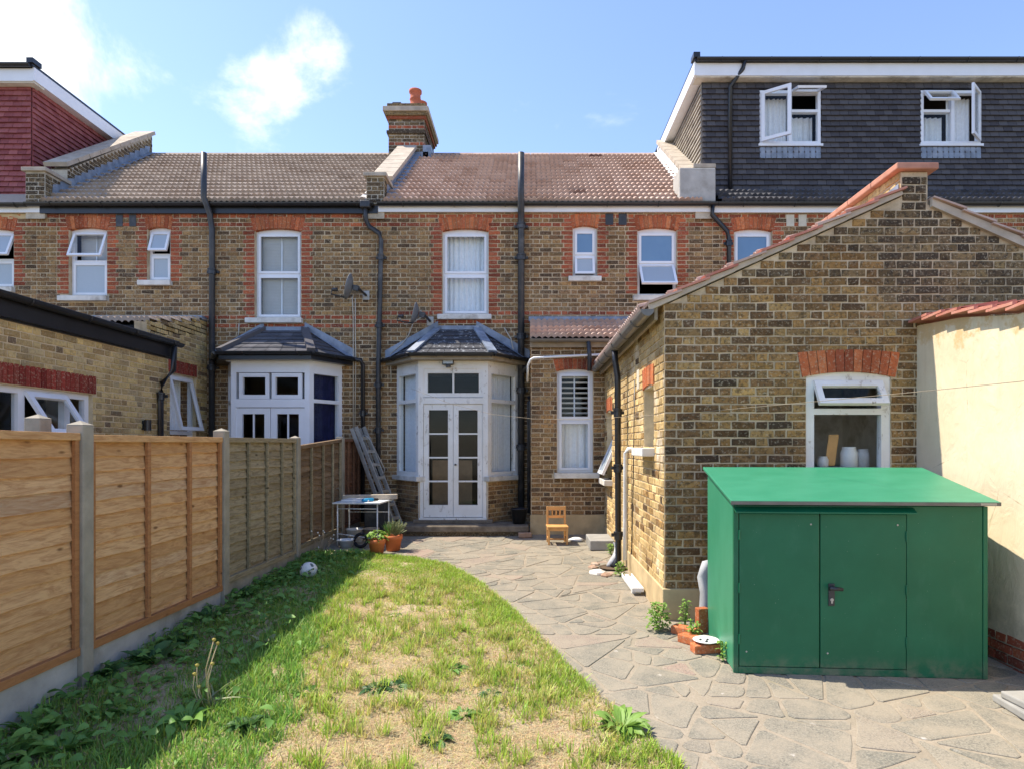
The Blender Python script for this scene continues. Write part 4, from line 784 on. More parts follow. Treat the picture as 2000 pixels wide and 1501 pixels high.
# ================================================================== OUTBUILDING on the right
OB = thing('outbuilding', (2.4, YO, 0), 'brick outbuilding with low gabled roof behind the green shed', 'outbuilding')
FO = Frame((0, YO, 0), (1, 0, 0), (0, -1, 0)); XP0, XP1, XOE = 3.42, 3.665, 5.6
zL, zP = 2.93, 3.93
def verge_z(x): return zL + (x - XO) * (zP - zL) / (XP0 - XO) if x < XP0 else (4.17 if x < XP1 else 3.86 - (x - XP1) * .44)
ow = (2.545, 3.325, 1.28, 2.27)
mbw = wall_sheet(FO, XO, XOE, -.1, zL, [(ow[0], ow[1], ow[2], ow[3] + .05)]); mbw.quad(FO.p(XO, zL), FO.p(XOE, zL), FO.p(XOE, max(zL, verge_z(XOE))), FO.p(XP1, 3.86), FO.p(XP1, 4.15), FO.p(XP0, 4.15), FO.p(XP0, zP))
of = mk('front_wall', mbw, 'mortar', OB)
def ospan(z): return (XO, XOE) if z < zL else ((XO + (z + .03 - zL) * (XP0 - XO) / (zP - zL), min(XOE, XP1 + (3.83 - z) / .44)) if z < 3.83 else ((XP0 + .005, XP1 - .005) if z < 4.15 else None))
CO = .0775
lay(OB, of, FO, .32, CO, 50, ospan, [(ow[0], ow[1], ow[2], ow[3] + .05)] + arch_cut(ow[0] - .02, ow[1] + .02, ow[3], .24, .10), lambda k, u, z: 'brick_sooty' if (z > 2.95 and u > 3.3) or (z > 3.15 and random.random() < .35) else 'brick_out', vis=lambda x, y: y < 910 and not (x > 1790 and y > 620), seed=11)
arch(of, FO, ow[0] - .02, ow[1] + .02, ow[3], .05, .225, 'brick_rubbed', .014, 11, .10, deep=.12)
FOL = Frame((XO, 0, 0), (0, 1, 0), (-1, 0, 0)); s1 = (9.62, 10.28, 1.12, 2.16); s2 = (6.38, 6.95, 1.62, 2.24)
ol = mk('side_wall', wall_sheet(FOL, YO, YE, -.1, zL, [s1, s2], .2), 'mortar_new', OB)
lay(OB, ol, FOL, .32, CO, 34, lambda z: (YO, YE) if z < zL else None, [s1, s2] + [c for s in (s1, s2) for c in arch_cut(s[0], s[1], s[3], .22, .08)], lambda k, u, z: 'brick_out' if random.random() < .10 else 'brick_pale', vis=lambda x, y: True, seed=12)
for s in (s1, s2): arch(ol, FOL, s[0], s[1], s[3], .03, .21, 'brick_rubbed', .016, 7, .08)
mk('plinth', FO.slab(MB(), XO - .022, XOE, -.2, .33, -.02, .022), 'render_plinth', OB, bevel=.01); mk('plinth', FOL.slab(MB(), YO + .02, YE - .02, -.2, .33, -.02, .022), 'render_plinth', OB, bevel=.01)
mk('interior', MB().quad((XO + .25, YO + .18, 0), (XO + .25, YE, 0), (XO + .25, YE, 2.9), (XO + .25, YO + .18, 2.9)).quad((XO + .1, YO + 1.6, 0), (XOE, YO + 1.6, 0), (XOE, YO + 1.6, 2.9), (XO + .1, YO + 1.6, 2.9)).quad((XO, YO, 2.9), (XOE, YO, 2.9), (XOE, YE, 2.9), (XO, YE, 2.9)).quad((XP1, YO, 0), (XP1, YE, 0), (XP1, YE, 2.9), (XP1, YO, 2.9)), 'stone_sill', OB)
# front window: old timber, top vent ajar
mb = frame_bars(MB(), FO, ow[0] - .005, ow[1] + .005, ow[2], ow[3], -.09, -.012, .085); FO.slab(mb, ow[0] + .08, ow[1] - .08, 1.93, 1.985, -.09, -.013); n = 10
mb.prism([FO.p(ow[0], ow[3], -.02)] + [FO.p(ow[0] + (ow[1] - ow[0]) * i / n, ow[3] + .05 * (1 - (2 * i / n - 1) ** 2) + .01, -.02) for i in range(n + 1)] + [FO.p(ow[1], ow[3], -.02)], -FO.N * .05)
wd = mk('window', mb, 'paint_old', OB, label='old white timber window with tilted top vent above the green shed'); sash(wd, FO, ow[0] + .075, ow[1] - .075, 1.975, ow[3] - .05, -.03, .055, 'paint_old', 'glass', 30); mk('pane', FO.slab(MB(), ow[0] + .08, ow[1] - .08, ow[2] + .08, 1.935, -.06, -.055), 'glass', wd); sill(wd, FO, ow[0] - .06, ow[1] + .06, ow[2])
mk('ledge', FO.slab(MB(), ow[0], ow[1], ow[2] - .02, ow[2] + .16, -.36, -.10), 'stone_sill', wd)
for i, (x, c, h, r) in enumerate(((2.80, 'white_plastic', .10, .05), (3.05, 'white_plastic', .19, .075), (3.18, 'cloth_grey', .17, .06))):
    tag(mk('jar', MB().lathe((x, YO + .22, ow[2] + .161), [(0, 0), (r, 0), (r * 1.02, h * .7), (r * .8, h * .9), (r * .85, h), (0, h)], 14), c, None, True, org=(x, YO + .22, ow[2] + .161)), ('small white pot on the outbuilding window ledge', 'large white jar on the outbuilding window ledge', 'pale grey jar on the ledge against the window edge')[i], 'jar')
tag(mk('wooden_scoop', MB().obox((2.90, YO + .25, ow[2] + .32), (.05, 0, .0), (0, .008, 0), (.02, 0, .15)), 'chair_pine', None, org=(2.9, YO + .25, ow[2] + .09), bevel=.02), 'pale wooden board leaning inside the outbuilding window', 'board')
# side windows
for s, lab in ((s1, 'white side window of the outbuilding propped open near the lean-to'), (s2, 'small deep set side window of the outbuilding')):
    wd = mk('window', frame_bars(MB(), FOL, s[0], s[1], s[2], s[3], -.2, -.14, .05), 'paint_old', OB, label=lab)
    if s is s1: sash(wd, FOL, s[0] + .02, s[1] - .02, s[2] + .02, s[2] + .62, -.12, .05, 'upvc', 'frosted', 24)
    else: mk('pane', FOL.slab(MB(), s[0] + .04, s[1] - .04, s[2] + .04, s[3] - .04, -.18, -.174), 'glass', wd)
    sill(wd, FOL, s[0] - .04, s[1] + .05, s[2], .085, .13)
mk('air_vent', FOL.slab(MB(), 7.2, 7.35, 2.28, 2.50, -.01, .014), 'vent_cream', OB)
# roof: slab, verge tiles with mortar bed, parapet with red coping
rs = Vector((XP0 - XO + .1, 0, zP - zL + .045)).normalized(); rn = Vector((-rs.z, 0, rs.x)); e0 = Vector((XO - .13, YO + .02, zL - .045)); L_ = (XP0 - XO + .13) / rs.x
roof = mk('roof', MB().prism([e0, e0 + rs * L_, e0 + rs * L_ + rn * .03, e0 + rn * .03], (0, YE - YO + .8, 0)).prism([(XP1, YO + .02, 3.86), (XOE, YO + .02, verge_z(XOE)), (XOE, YO + .02, verge_z(XOE) + .05), (XP1, YO + .02, 3.91)], (0, 5, 0)), 'timber_grey', OB)
n = 9
for i in range(n):
    a = e0 + rs * (L_ * i / n) + rn * .034 + Vector((0, -.09, 0)); b_ = e0 + rs * (L_ * (i + 1) / n + .04) + rn * .030 + Vector((0, -.09, 0))
    mk('verge_tile', MB().prism([a + rn * .022, b_ + rn * .002, b_ + rn * .02, a + rn * .045], (0, .35, 0)), 'tile_red' if i % 3 else 'tile_pink', roof); b2_ = e0 + rs * (L_ * (i + 1) / n) + rn * .030 + Vector((0, -.09, 0)); mk('verge_bed', MB().prism([a - rn * .034 + Vector((0, .03, 0)), b2_ - rn * .034 + Vector((0, .03, 0)), b2_ + rn * .0 + Vector((0, .03, 0)), a + rn * .02 + Vector((0, .03, 0))], (0, .058, 0)), 'coping', roof)
for i in range(7):
    x0_, x1_ = XP1 + .02 + i * .27, XP1 + .32 + i * .27; zt = lambda x: 3.89 - (x - XP1) * .44
    mk('verge_tile', MB().prism([(x0_, YO - .07, zt(x0_) + .02), (x1_, YO - .07, zt(x1_) + .045), (x1_, YO - .07, zt(x1_) + .065), (x0_, YO - .07, zt(x0_) + .035)], (0, .35, 0)), 'tile_pink', roof); mk('verge_bed', MB().prism([(x0_, YO - .04, zt(x0_) - .05), (x1_ - .031, YO - .04, zt(x1_ - .031) - .05), (x1_ - .031, YO - .04, zt(x1_ - .031) + .03), (x0_, YO - .04, zt(x0_) + .02)], (0, .038, 0)), 'coping', roof)
tile_field(roof, (XO - .15, YE + .5, zL - .02), (0, -1, 0), rs, .30, L_ / 8, 8, lambda v: (0, YE + .5 - YO - .3), 'tile_pink')
pp = mk('parapet', MB().box((XP0, YO + .003, 3.5), (XP1, YE + .3, 4.16)), 'mortar', OB); lay(OB, pp, Frame((XP0, 0, 0), (0, 1, 0), (-1, 0, 0)), 3.55, CO, 8, lambda z: (YO + .01, YE), [], 'brick_pale', vis=lambda x, y: x > 1560)
for i in range(10): mk('coping_tile', MB().box((XP0 - .07, YO - .06 + i * .46, 4.165), (XP1 + .07, YO - .06 + i * .46 + .452, 4.225)), 'coping_red', pp, bevel=.01)
mk('flashing', MB().quad((XP0 - .012, YO + .02, 3.93), (XP0 - .012, YO + .02, 4.06), (XP0 - .012, YO + .8, 4.02), (XP0 - .012, YO + .8, 3.93)).quad((XP0 - .012, YO, 3.96), (XP0 - .26, YO, 3.87), (XP0 - .26, YO + .8, 3.9), (XP0 - .012, YO + .8, 3.98)), 'lead', OB)
# eaves gutter and pipes down the side wall
gutter(OB, (XO - .17, YE - .05, 2.90), (XO - .17, YO - .08, 2.88), .062, 'brown_plastic', brackets=.75); mk('eaves_board', MB().box((XO - .09, YO + .01, 2.80), (XO - .06, YE, 2.92)), 'timber_grey', OB)
pipe(OB, [(XO - .17, 8.1, 2.86), (XO - .16, 8.1, 2.7), (XO - .13, 8.1, 2.5), (XO - .12, 8.1, .2), (XO - .2, 8.05, .12)], .04, 'black_plastic', 'rainwater_pipe', (.5, 1.35, 2.05)); pipe(OB, [(XO + .02, 7.75, 1.60), (XO - .05, 7.75, 1.60), (XO - .08, 7.76, 1.55), (XO - .08, 7.8, .75), (XO - .08, 7.8, .25)], .025, 'white_plastic', 'waste_pipe'); pipe(OB, [(XO - .02, 7.45, 2.4), (XO - .03, 7.5, 1.2), (XO - .03, 7.6, .35)], .006, 'black_plastic', 'wall_cable'); pipe(OB, [(XO - .12, 8.35, .38), (XO - .13, 8.32, .22), (XO - .24, 8.1, .12)], .035, 'cloth_grey', 'gully_pipe')

# ================================================================== LEFT EXTENSION next door
EX = thing('extension', (-7, 8, 0), 'yellow brick extension with black fascia and open white window beyond the fence', 'extension')
XX = -5.42; FX = Frame((XX, 0, 0), (0, 1, 0), (1, 0, 0)); ew = (5.4, 7.93, 1.2, 2.27); YX0, YX1 = 3.6, 9.55
ewall = mk('garden_wall_face', wall_sheet(FX, YX0, YX1, -.1, 3.0, [ew]), 'mortar_new', EX); lay(EX, ewall, FX, .0, CH, 40, lambda z: (YX0, YX1), [ew, (ew[0] - .1, ew[1] + .07, ew[3], ew[3] + .235)], 'brick_new', vis=lambda x, y: y < 835, seed=14)
soldier(ewall, FX, ew[0] - .05, ew[1] + .06, ew[3] + .012, ew[3] + .228)
mk('end_wall', MB().quad((XX, YX1, -.1), (XX - 3, YX1, -.1), (XX - 3, YX1, 3), (XX, YX1, 3)).quad((XX, YX0, -.1), (XX - 3, YX0, -.1), (XX - 3, YX0, 3), (XX, YX0, 3)), 'mortar_new', EX)
mk('interior', MB().quad((XX - 1.8, YX0, 0), (XX - 1.8, YX1, 0), (XX - 1.8, YX1, 3), (XX - 1.8, YX0, 3)).quad((XX, YX0, .4), (XX, YX1, .4), (XX - 3, YX1, .4), (XX - 3, YX0, .4)), 'room', EX)
mk('roof', MB().prism([(XX + .14, YX0, 3.2), (XX + .14, YX0, 3.17), (XX - 3, YX0, 3.17), (XX - 3, YX0, 4.0)], (0, YX1 - YX0 + .1, 0)), 'slate_dark', EX)
mk('fascia', MB().box((XX + .03, YX0, 2.95), (XX + .07, YX1 + .12, 3.16)).box((XX + .0, YX0, 2.93), (XX + .03, YX1 + .1, 2.97)), 'black_plastic', EX); gutter(EX, (XX + .13, YX0, 3.19), (XX + .13, YX1 + .16, 3.17), .058)
pipe(EX, [(XX + .13, YX1 - .02, 3.13), (XX + .12, YX1 - .04, 2.75), (XX + .06, YX1 - .22, 2.55), (XX + .05, YX1 - .24, 2.4), (XX + .05, YX1 - .24, .2)], .038, 'black_plastic', 'rainwater_pipe', (2.35,))
mb = frame_bars(MB(), FX, ew[0], ew[1], ew[2], ew[3], -.12, -.05, .07)
for u in (6.88, 7.56): FX.slab(mb, u - .045, u + .045, ew[2] + .05, ew[3] - .05, -.12, -.048)
FX.slab(mb, 6.92, 7.52, 1.60, 1.67, -.12, -.049); wd = mk('window', mb, 'upvc', EX, label='wide white window with one tilted vent under a red brick lintel')
for a, b_, c, d_ in ((ew[0] + .07, 6.84, ew[2] + .07, ew[3] - .07), (6.92, 7.52, ew[2] + .07, 1.61), (7.60, ew[1] - .07, ew[2] + .07, ew[3] - .07)): mk('pane', FX.slab(MB(), a, b_, c, d_, -.09, -.084), 'glass', wd)
sash(wd, FX, 6.915, 7.525, 1.665, ew[3] - .06, -.055, .065, ang=33); curtain(wd, FX, ew[0] + .1, ew[1] - .1, ew[2], 1.65, -.35, 'timber_grey', .01, .06, 'room_blind')
wlmp = thing('wall_lamp', (XX + .01, 8.95, 1.95), 'small black cylinder lamp on the yellow brick extension', 'lamp'); mk('back_plate', FX.slab(MB(), 8.93, 8.97, 1.86, 1.99, 0, .02), 'black_plastic', wlmp); mk('lamp_body', MB().tube([(XX + .075, 8.95, 1.85), (XX + .075, 8.95, 2.0)], .045, 14), 'black_plastic', wlmp); mk('arm', MB().tube([(XX + .01, 8.95, 1.93), (XX + .05, 8.95, 1.93)], .015, 8), 'black_plastic', wlmp)

# ================================================================== CREAM GARDEN WALL on the right
CW = thing('garden_wall', (XC, 4.5, 0), 'cream rendered garden wall with red tile coping on the right', 'wall')
ys = [YO, 5.3, 4.7, 4.0, 3.3, 2.2]; tops = [2.74, 2.70, 2.60, 2.57, 2.55, 2.5]; mb = MB(); k = 40
vs = []
for i in range(k + 1):
    y = YO - .004 + (2.2 - YO) * i / k; zt = float(np.interp(-y, [-q for q in ys], tops))
    for j in range(25): z = .17 + (zt - .17) * j / 24; vs.append((XC + .012 * noise.noise(Vector((y * 2.2, z * 2.2, 3))) + .006 * noise.noise(Vector((y * 7, z * 7, 9))), y, z))
mb.add(vs, [(i * 25 + j, i * 25 + j + 1, i * 25 + 26 + j, i * 25 + 25 + j) for i in range(k) for j in range(24)]); mb.box((XC + .03, 2.2, -.2), (XC + .24, YO - .004, 2.5)); mk('render_coat', mb, 'cream_render', CW, True)
bw = mk('brick_base', MB().box((XC + .012, 2.2, -.2), (XC + .03, YO - .004, .2)), 'mortar_grey', CW); lay(CW, bw, Frame((XC + .004, 0, 0), (0, 1, 0), (-1, 0, 0)), -.06, .075, 4, lambda z: (2.2, YO - .02), [], 'brick_red')
y = YO - .02; i = 0
while y > 2.4:
    zt = float(np.interp(-y, [-q for q in ys], tops)); L = .27; zt2 = float(np.interp(-(y - L), [-q for q in ys], tops)); m = MB(); m.prism([(XC - .085, y, zt - .005 + .03), (XC - .085, y - L, zt2 + .06), (XC - .085, y - L, zt2 + .082), (XC - .085, y, zt + .045)], (.40, 0, 0)); o = mk('coping_tile', m, 'tile_red', CW)
    m = MB(); m.prism([(XC - .05, y, zt + .05), (XC - .05, y - L, zt2 + .07), (XC - .05, y - L, zt2 + .085), (XC - .05, y, zt + .067)], (.3, 0, .05)); mk('coping_tile', m, 'tile_red', CW); y -= .20; i += 1

# ================================================================== FENCE
XF = -3.05; FF = Frame((XF, 0, 0), (0, 1, 0), (1, 0, 0)); PY = [2.36, 4.33, 6.31, 8.29, 10.27]
def board_mesh(mat, h, wav, th=.012):
    mb = MB(); n = 8; rr = random.Random(str((mat, h, wav)) + str(random.random())); rows = [(0, .021), (0, .005), (h, -.002)]
    low = [rr.uniform(-wav, wav) for _ in range(n + 1)]; bow = [rr.uniform(-.002, .002) - abs(wav) * .3 * rr.random() for _ in range(n + 1)]
    vs = [(i / n, d + bow[i], z + (low[i] if z == 0 else 0)) for z, d in rows for i in range(n + 1)]; m = n + 1
    mb.add(vs, [(i, i + 1, 2 * m + i + 1, 2 * m + i) for i in range(n)] + [(m + i, m + i + 1, i + 1, i) for i in range(n)]); return mesh_of('board', mb, mat, ZERO)
PANELS = [ (PY[0] + .05, PY[1] - .055, 1.74, 1.73, .255, .24, 13, 'fence_new', 'fence_batten', (), .006, 'new orange wooden fence panel nearest the camera', 7),
  (PY[1] + .06, PY[2] - .055, 1.72, 1.725, .24, .22, 14, 'fence_new', 'fence_batten', (.36, .69), .008, 'new orange wooden fence panel with two upright battens', 6),
  (PY[2] + .06, PY[3] - .055, 1.725, 1.73, .27, .245, 15, 'fence_grey', 'fence_grey', (.27, .53, .77), .008, 'weathered grey green fence panel with three upright battens', 5),
  (PY[3] + .06, PY[4] - .055, 1.64, 1.745, .28, .28, 17, 'fence_dark', 'fence_grey', (.27, .54, .78), .024, 'old warped brown fence panel with a sloping top', 5),
  (PY[4] + .06, YF - .03, 1.75, 1.75, .30, .30, 16, 'fence_rust', 'fence_rust', (.3, .62, .9), .02, 'dark reddish short fence panel against the house wall', 3)]
FN = thing('fence', (XF, 6.5, 0), 'long wooden panel fence with concrete posts along the lawn', 'fence')
for y0, y1, za, zb, ba, bb, nb, mat, bmat, bats, wav, lab, _ in PANELS:
    P = mk('fence_panel', MB().prism([FF.p(y0, za - .05, -.025), FF.p(y1, zb - .05, -.025), FF.p(y1, zb, -.025), FF.p(y0, za, -.025)], FF.N * .075), mat, FN, bevel=.004, label=lab); ms = [board_mesh(mat, (za - ba) / nb * 1.22, wav) for _ in range(5)]; L = y1 - y0
    for k in range(nb):
        f = k / nb; z = ba + (za - ba - .05) * f; zz = bb + (zb - bb - .05) * f; M = FF.M(y0, z, .0); sh = Matrix.Identity(4); sh[2][0] = (zz - z) / L
        o = bpy.data.objects.new('board', ms[random.randrange(5)]); link(o); o.parent = P
        # each board runs from post to post; its own small tilt follows the panel
        T = M @ Matrix.Rotation(-math.atan2(zz - z, L) + random.gauss(0, .002 + wav * .15), 4, 'Y') @ Matrix.Diagonal((L, 1, 1, 1)); T.translation = T.translation - ORG[P]; o.matrix_local = T
    for u in (0,) + tuple(bats) + (1,):
        u_ = y0 + L * u + (.022 if u == 0 else -.022 if u == 1 else 0); zt = za + (zb - za) * u - .05; mk('batten', FF.slab(MB(), u_ - .02, u_ + .02, ba + (bb - ba) * u + .02, zt, .016, .045), bmat, P, bevel=.004)
    for a, b_, nm, hh in ((ba + .06, bb + .06, 'bottom_rail', .055),): mb = MB(); mb.prism([FF.p(y0, a - hh, -.025), FF.p(y1, b_ - hh, -.025), FF.p(y1, b_, -.025), FF.p(y0, a, -.025)], FF.N * .075); mk(nm, mb, mat if nm == 'capping' else bmat, P, bevel=.004)
for i, (y, zt, lab) in enumerate(((PY[1], 1.815, 'concrete fence post between the two orange panels'), (PY[2], 1.815, 'concrete fence post between orange and grey panels'), (PY[3], 1.77, 'concrete fence post between grey and warped panels'), (PY[4], 1.80, 'concrete fence post behind the folding table'), (PY[0], 1.83, 'concrete fence post closest to the camera at the left edge'))):
    h = .055; P = mk('fence_post', MB().box((XF - .05, y - h, ground_z(y) - .2), (XF + .065, y + h, zt - .03)), 'concrete', FN, bevel=.008, label=lab); mb = MB(); b0 = [(XF - .05, y - h, zt - .03), (XF + .065, y - h, zt - .03), (XF + .065, y + h, zt - .03), (XF - .05, y + h, zt - .03)]; mb.add(b0 + [(XF + .008, y, zt)], [(0, 1, 4), (1, 2, 4), (2, 3, 4), (3, 0, 4)]); mk('cap', mb, 'concrete', P)
P = thing('fence_post', (XF - .35, PY[1] + .02, 0), 'second concrete post behind the orange panels showing only its top', 'fence post'); mk('shaft', MB().box((XF - .36, PY[1] - .02, -.2), (XF - .25, PY[1] + .09, 1.83)), 'concrete', P, bevel=.008); mk('cap', MB().add([(XF - .36, PY[1] - .02, 1.83), (XF - .25, PY[1] - .02, 1.83), (XF - .25, PY[1] + .09, 1.83), (XF - .36, PY[1] + .09, 1.83), (XF - .305, PY[1] + .035, 1.86)], [(0, 1, 4), (1, 2, 4), (2, 3, 4), (3, 0, 4)]), 'concrete', P)
for i, (p, q) in enumerate(zip(PANELS, ('near orange panel', 'two-batten orange panel', 'grey green panel', 'warped brown panel', 'short reddish panel'))):
    mb = MB().prism([(XF - .025, p[0], -.25), (XF - .025, p[1], -.25), (XF - .025, p[1], p[5] + .003), (XF - .025, p[0], p[4] + .003)], (.055, 0, 0)); o = mk('gravel_board', mb, 'concrete_grey' if i < 2 else 'concrete', FN, bevel=.006)

# ================================================================== CRAZY PAVING
pv = MB(); NX = 30
for i in range(40):
    for j in range(2): pass
pv.quad((-3.02, 1.2, ground_z(1.2) - .0055), (XC + .01, 1.2, ground_z(1.2) - .0055), (XC + .01, YF, ground_z(YF) - .0055), (-3.02, YF, ground_z(YF) - .0055))
path = structure(mk('paving', pv, 'paving_mortar'))
rr = random.Random(21)
def clip(poly, nx, ny, c):
    o_ = []
    for i in range(len(poly)):
        a, b_ = poly[i], poly[(i + 1) % len(poly)]; da, db = a[0] * nx + a[1] * ny - c, b_[0] * nx + b_[1] * ny - c
        if da <= 0: o_.append(a)
        if (da < 0) != (db < 0) and da != db: t_ = da / (da - db); o_.append((a[0] + (b_[0] - a[0]) * t_, a[1] + (b_[1] - a[1]) * t_))
    return o_
def area(p): return abs(sum(p[i - 1][0] * p[i][1] - p[i][0] * p[i - 1][1] for i in range(len(p)))) / 2
def cen(p): return sum(a[0] for a in p) / len(p), sum(a[1] for a in p) / len(p)
def split(poly, out_):
    cx_, cy_ = cen(poly)
    if area(poly) < rr.choice((.05, .08, .12, .17, .24)): out_.append(poly); return
    far = max(poly, key=lambda a: math.dist(a, (cx_, cy_))); an = math.atan2(far[1] - cy_, far[0] - cx_) + rr.gauss(0, .38); nx, ny = math.cos(an), math.sin(an); c = (cx_ + rr.gauss(0, .05)) * nx + (cy_ + rr.gauss(0, .05)) * ny
    for sg in (1, -1):
        q = clip(poly, nx * sg, ny * sg, c * sg)
        if len(q) > 2: split(q, out_)
def blocked(x, y): return (x > XO + .03 and y > YO + .02) or (x > .0 and y > YE + .02) or y > 10.9
cells = []; split([(-3.0, 2.3), (XC - .02, 2.3), (XC - .02, 10.95), (-3.0, 10.95)], cells)
for poly in cells:
    p = cen(poly)
    if p[1] < LTOP + .05 and p[0] < lawn_right(p[1]) - .22: continue
    if p[1] < 2.7 or blocked(*p): continue
    if p[1] > YO: poly = clip(poly, 1, 0, XO - .02)
    if len(poly) < 3: continue
    m = len(poly); ccw = sum((poly[(i + 1) % m][0] - poly[i][0]) * (poly[(i + 1) % m][1] + poly[i][1]) for i in range(m)) < 0; q2 = list(poly)
    for i in range(m):
        a, b_ = poly[i], poly[(i + 1) % m]; L = math.dist(a, b_)
        if L < 1e-4: continue
        nx, ny = (b_[1] - a[1]) / L, -(b_[0] - a[0]) / L
        if not ccw: nx, ny = -nx, -ny
        q2 = clip(q2, nx, ny, a[0] * nx + a[1] * ny - rr.uniform(.007, .017))
        if len(q2) < 3: break
    q2 = [a for i, a in enumerate(q2) if math.dist(a, q2[i - 1]) > .025]
    if len(q2) < 3 or area(q2) < .008: continue
    cx_, cy_ = cen(q2); tl = rr.uniform(-.0015, .0015); up = rr.uniform(-.002, .002); fine = []
    for i, a in enumerate(q2):
        b_, pr = q2[(i + 1) % len(q2)], q2[i - 1]; L = math.dist(a, b_); Lp = math.dist(a, pr); r1, r2 = min(.3, .03 / max(Lp, .01)), min(.3, .03 / max(L, .01))
        fine.append((a[0] + (pr[0] - a[0]) * r1, a[1] + (pr[1] - a[1]) * r1)); fine.append((a[0] + (b_[0] - a[0]) * r2, a[1] + (b_[1] - a[1]) * r2))
        if L > .16: t_ = rr.uniform(.35, .65); jj = rr.uniform(-.012, .008); fine.append((a[0] + (b_[0] - a[0]) * t_ - (b_[1] - a[1]) / L * jj, a[1] + (b_[1] - a[1]) * t_ + (b_[0] - a[0]) / L * jj))
    n = len(fine); z = lambda a: ground_z(a[1]) + up + tl * (a[0] - cx_) * 4
    i1 = [(cx_ + (a[0] - cx_) * (1 - .006 / max(.08, math.dist(a, (cx_, cy_)))), cy_ + (a[1] - cy_) * (1 - .006 / max(.08, math.dist(a, (cx_, cy_))))) for a in fine]
    mb = MB(); mb.add([(a[0], a[1], z(a) - .02) for a in fine] + [(a[0], a[1], z(a) - .003) for a in fine] + [(a[0], a[1], z(a)) for a in i1], [tuple(range(2 * n, 3 * n))] + [(k * n + i, k * n + (i + 1) % n, k * n + n + (i + 1) % n, k * n + n + i) for k in (0, 1) for i in range(n)])
    mb.v = [v - Vector((cx_, cy_, 0)) for v in mb.v]; o = bpy.data.objects.new('paving_stone', mesh_of('paving_stone', mb, 'paving_stone', ZERO)); link(o); o.location = (cx_, cy_, 0); o.parent = path

# ================================================================== LAWN
mb = MB(); n = 60; rows = []
for i in range(n + 1):
    y = 1.2 + (LTOP + .25 - 1.2) * i / n; xr = min(lawn_right(min(y, LTOP)) + .02, 1.6); rows.append([(XF + .03 + (xr - XF - .03) * j / 40, y) for j in range(41)])
vs = [(x, y, ground_z(y) + .012 + .018 * noise.noise(Vector((x * 2, y * 2, 0))) + .01 * noise.noise(Vector((x * 6, y * 6, 4))) + (.03 if x < -2.2 else 0)) for r_ in rows for x, y in r_]
mb.add(vs, [(i * 41 + j, i * 41 + j + 1, i * 41 + 42 + j, i * 41 + 41 + j) for i in range(n) for j in range(40)]); structure(mk('lawn', mb, 'lawn_earth', None, True))
mk_bed = MB(); 
# grass: tufts of blades, lush along the fence and the path, thin and dry in the middle
def lush_x(y): return float(np.interp(y, [3.0, 3.4, 6, 8.7], [-1.25, -1.35, -1.95, -2.2]))
def blades(name, tufts, label, cat, flat=False):
    rg = np.random.default_rng(4); B = []
    for (x, y, nb, hh, spread, kind) in tufts: B.append(np.column_stack([np.full(nb, x), np.full(nb, y), np.full(nb, hh), np.full(nb, spread), np.full(nb, kind)]))
    B = np.concatenate(B); N = len(B); a = rg.uniform(0, 2 * np.pi, N); rad = np.sqrt(rg.random(N)) * B[:, 3]
    bx, by = B[:, 0] + np.cos(a) * rad * .6, B[:, 1] + np.sin(a) * rad * .6; h = B[:, 2] * rg.uniform(.45, 1.2, N); a2 = a + rg.normal(0, .8, N); lean = h * np.abs(rg.normal(.45, .3, N))
    if flat: lean = h * 1.0
    k = B[:, 4].astype(int); W0 = rg.uniform(.0024, .0048, N) * (1 + .25 * (k == 2)) * (.45 if flat else 1); px_, py_ = -np.sin(a2), np.cos(a2); bz = .03 * (by - 4.5) + .004
    verts = np.zeros((N, 7, 3)); tt = [0, .4, .75, 1]; wds = [1, .85, .5, 0]
    for i, (t_, wd) in enumerate(zip(tt, wds)):
        X = bx + np.cos(a2) * lean * t_ ** 1.6; Y = by + np.sin(a2) * lean * t_ ** 1.6; Z = bz + (h * t_ * (1 - .32 * t_ * np.minimum(1, lean / h)) if not flat else .006 + .02 * t_ * (1 - t_) + rg.random(N) * .012)
        if i < 3:
            for s, c in ((0, -1), (1, 1)): verts[:, 2 * i + s] = np.column_stack([X + c * px_ * W0 * wd, Y + c * py_ * W0 * wd, Z])
        else: verts[:, 6] = np.column_stack([X, Y, Z])
    base = np.arange(N)[:, None] * 7; q = np.concatenate([base + np.array([0, 1, 3, 2]), base + np.array([2, 3, 5, 4])]); tr = base + np.array([4, 5, 6])
    me = bpy.data.meshes.new(name); me.vertices.add(N * 7); me.vertices.foreach_set('co', verts.ravel()); nl = q.size + tr.size; me.loops.add(nl); me.loops.foreach_set('vertex_index', np.concatenate([q.ravel(), tr.ravel()]).astype(np.int32)); npol = len(q) + len(tr); me.polygons.add(npol)
    st = np.concatenate([np.arange(len(q)) * 4, q.size + np.arange(len(tr)) * 3]).astype(np.int32); me.polygons.foreach_set('loop_start', st); me.update(); me.validate()
    pal = np.array([[.36, .50, .075], [.54, .54, .15], [.23, .40, .08], [.64, .53, .31]]); c = pal[k] * rg.uniform(.7, 1.3, (N, 1)) * (1 + rg.normal(0, .08, (N, 3)))
    dry = rg.random(N) < np.array([.10, .25, .04, 0])[k]; c[dry] = [.44, .37, .17]
    cv = np.ones((N, 7, 4)); cv[:, :, :3] = np.clip(c, .01, 1)[:, None, :]; at = me.color_attributes.new('Col', 'FLOAT_COLOR', 'POINT'); at.data.foreach_set('color', cv.ravel().astype(np.float32)); me.materials.append(MATS['grass'])
    o = bpy.data.objects.new(name, me); link(o); o['kind'] = 'stuff'; o['label'] = label; o['category'] = cat; return o
rr = random.Random(31); T = []; S = []
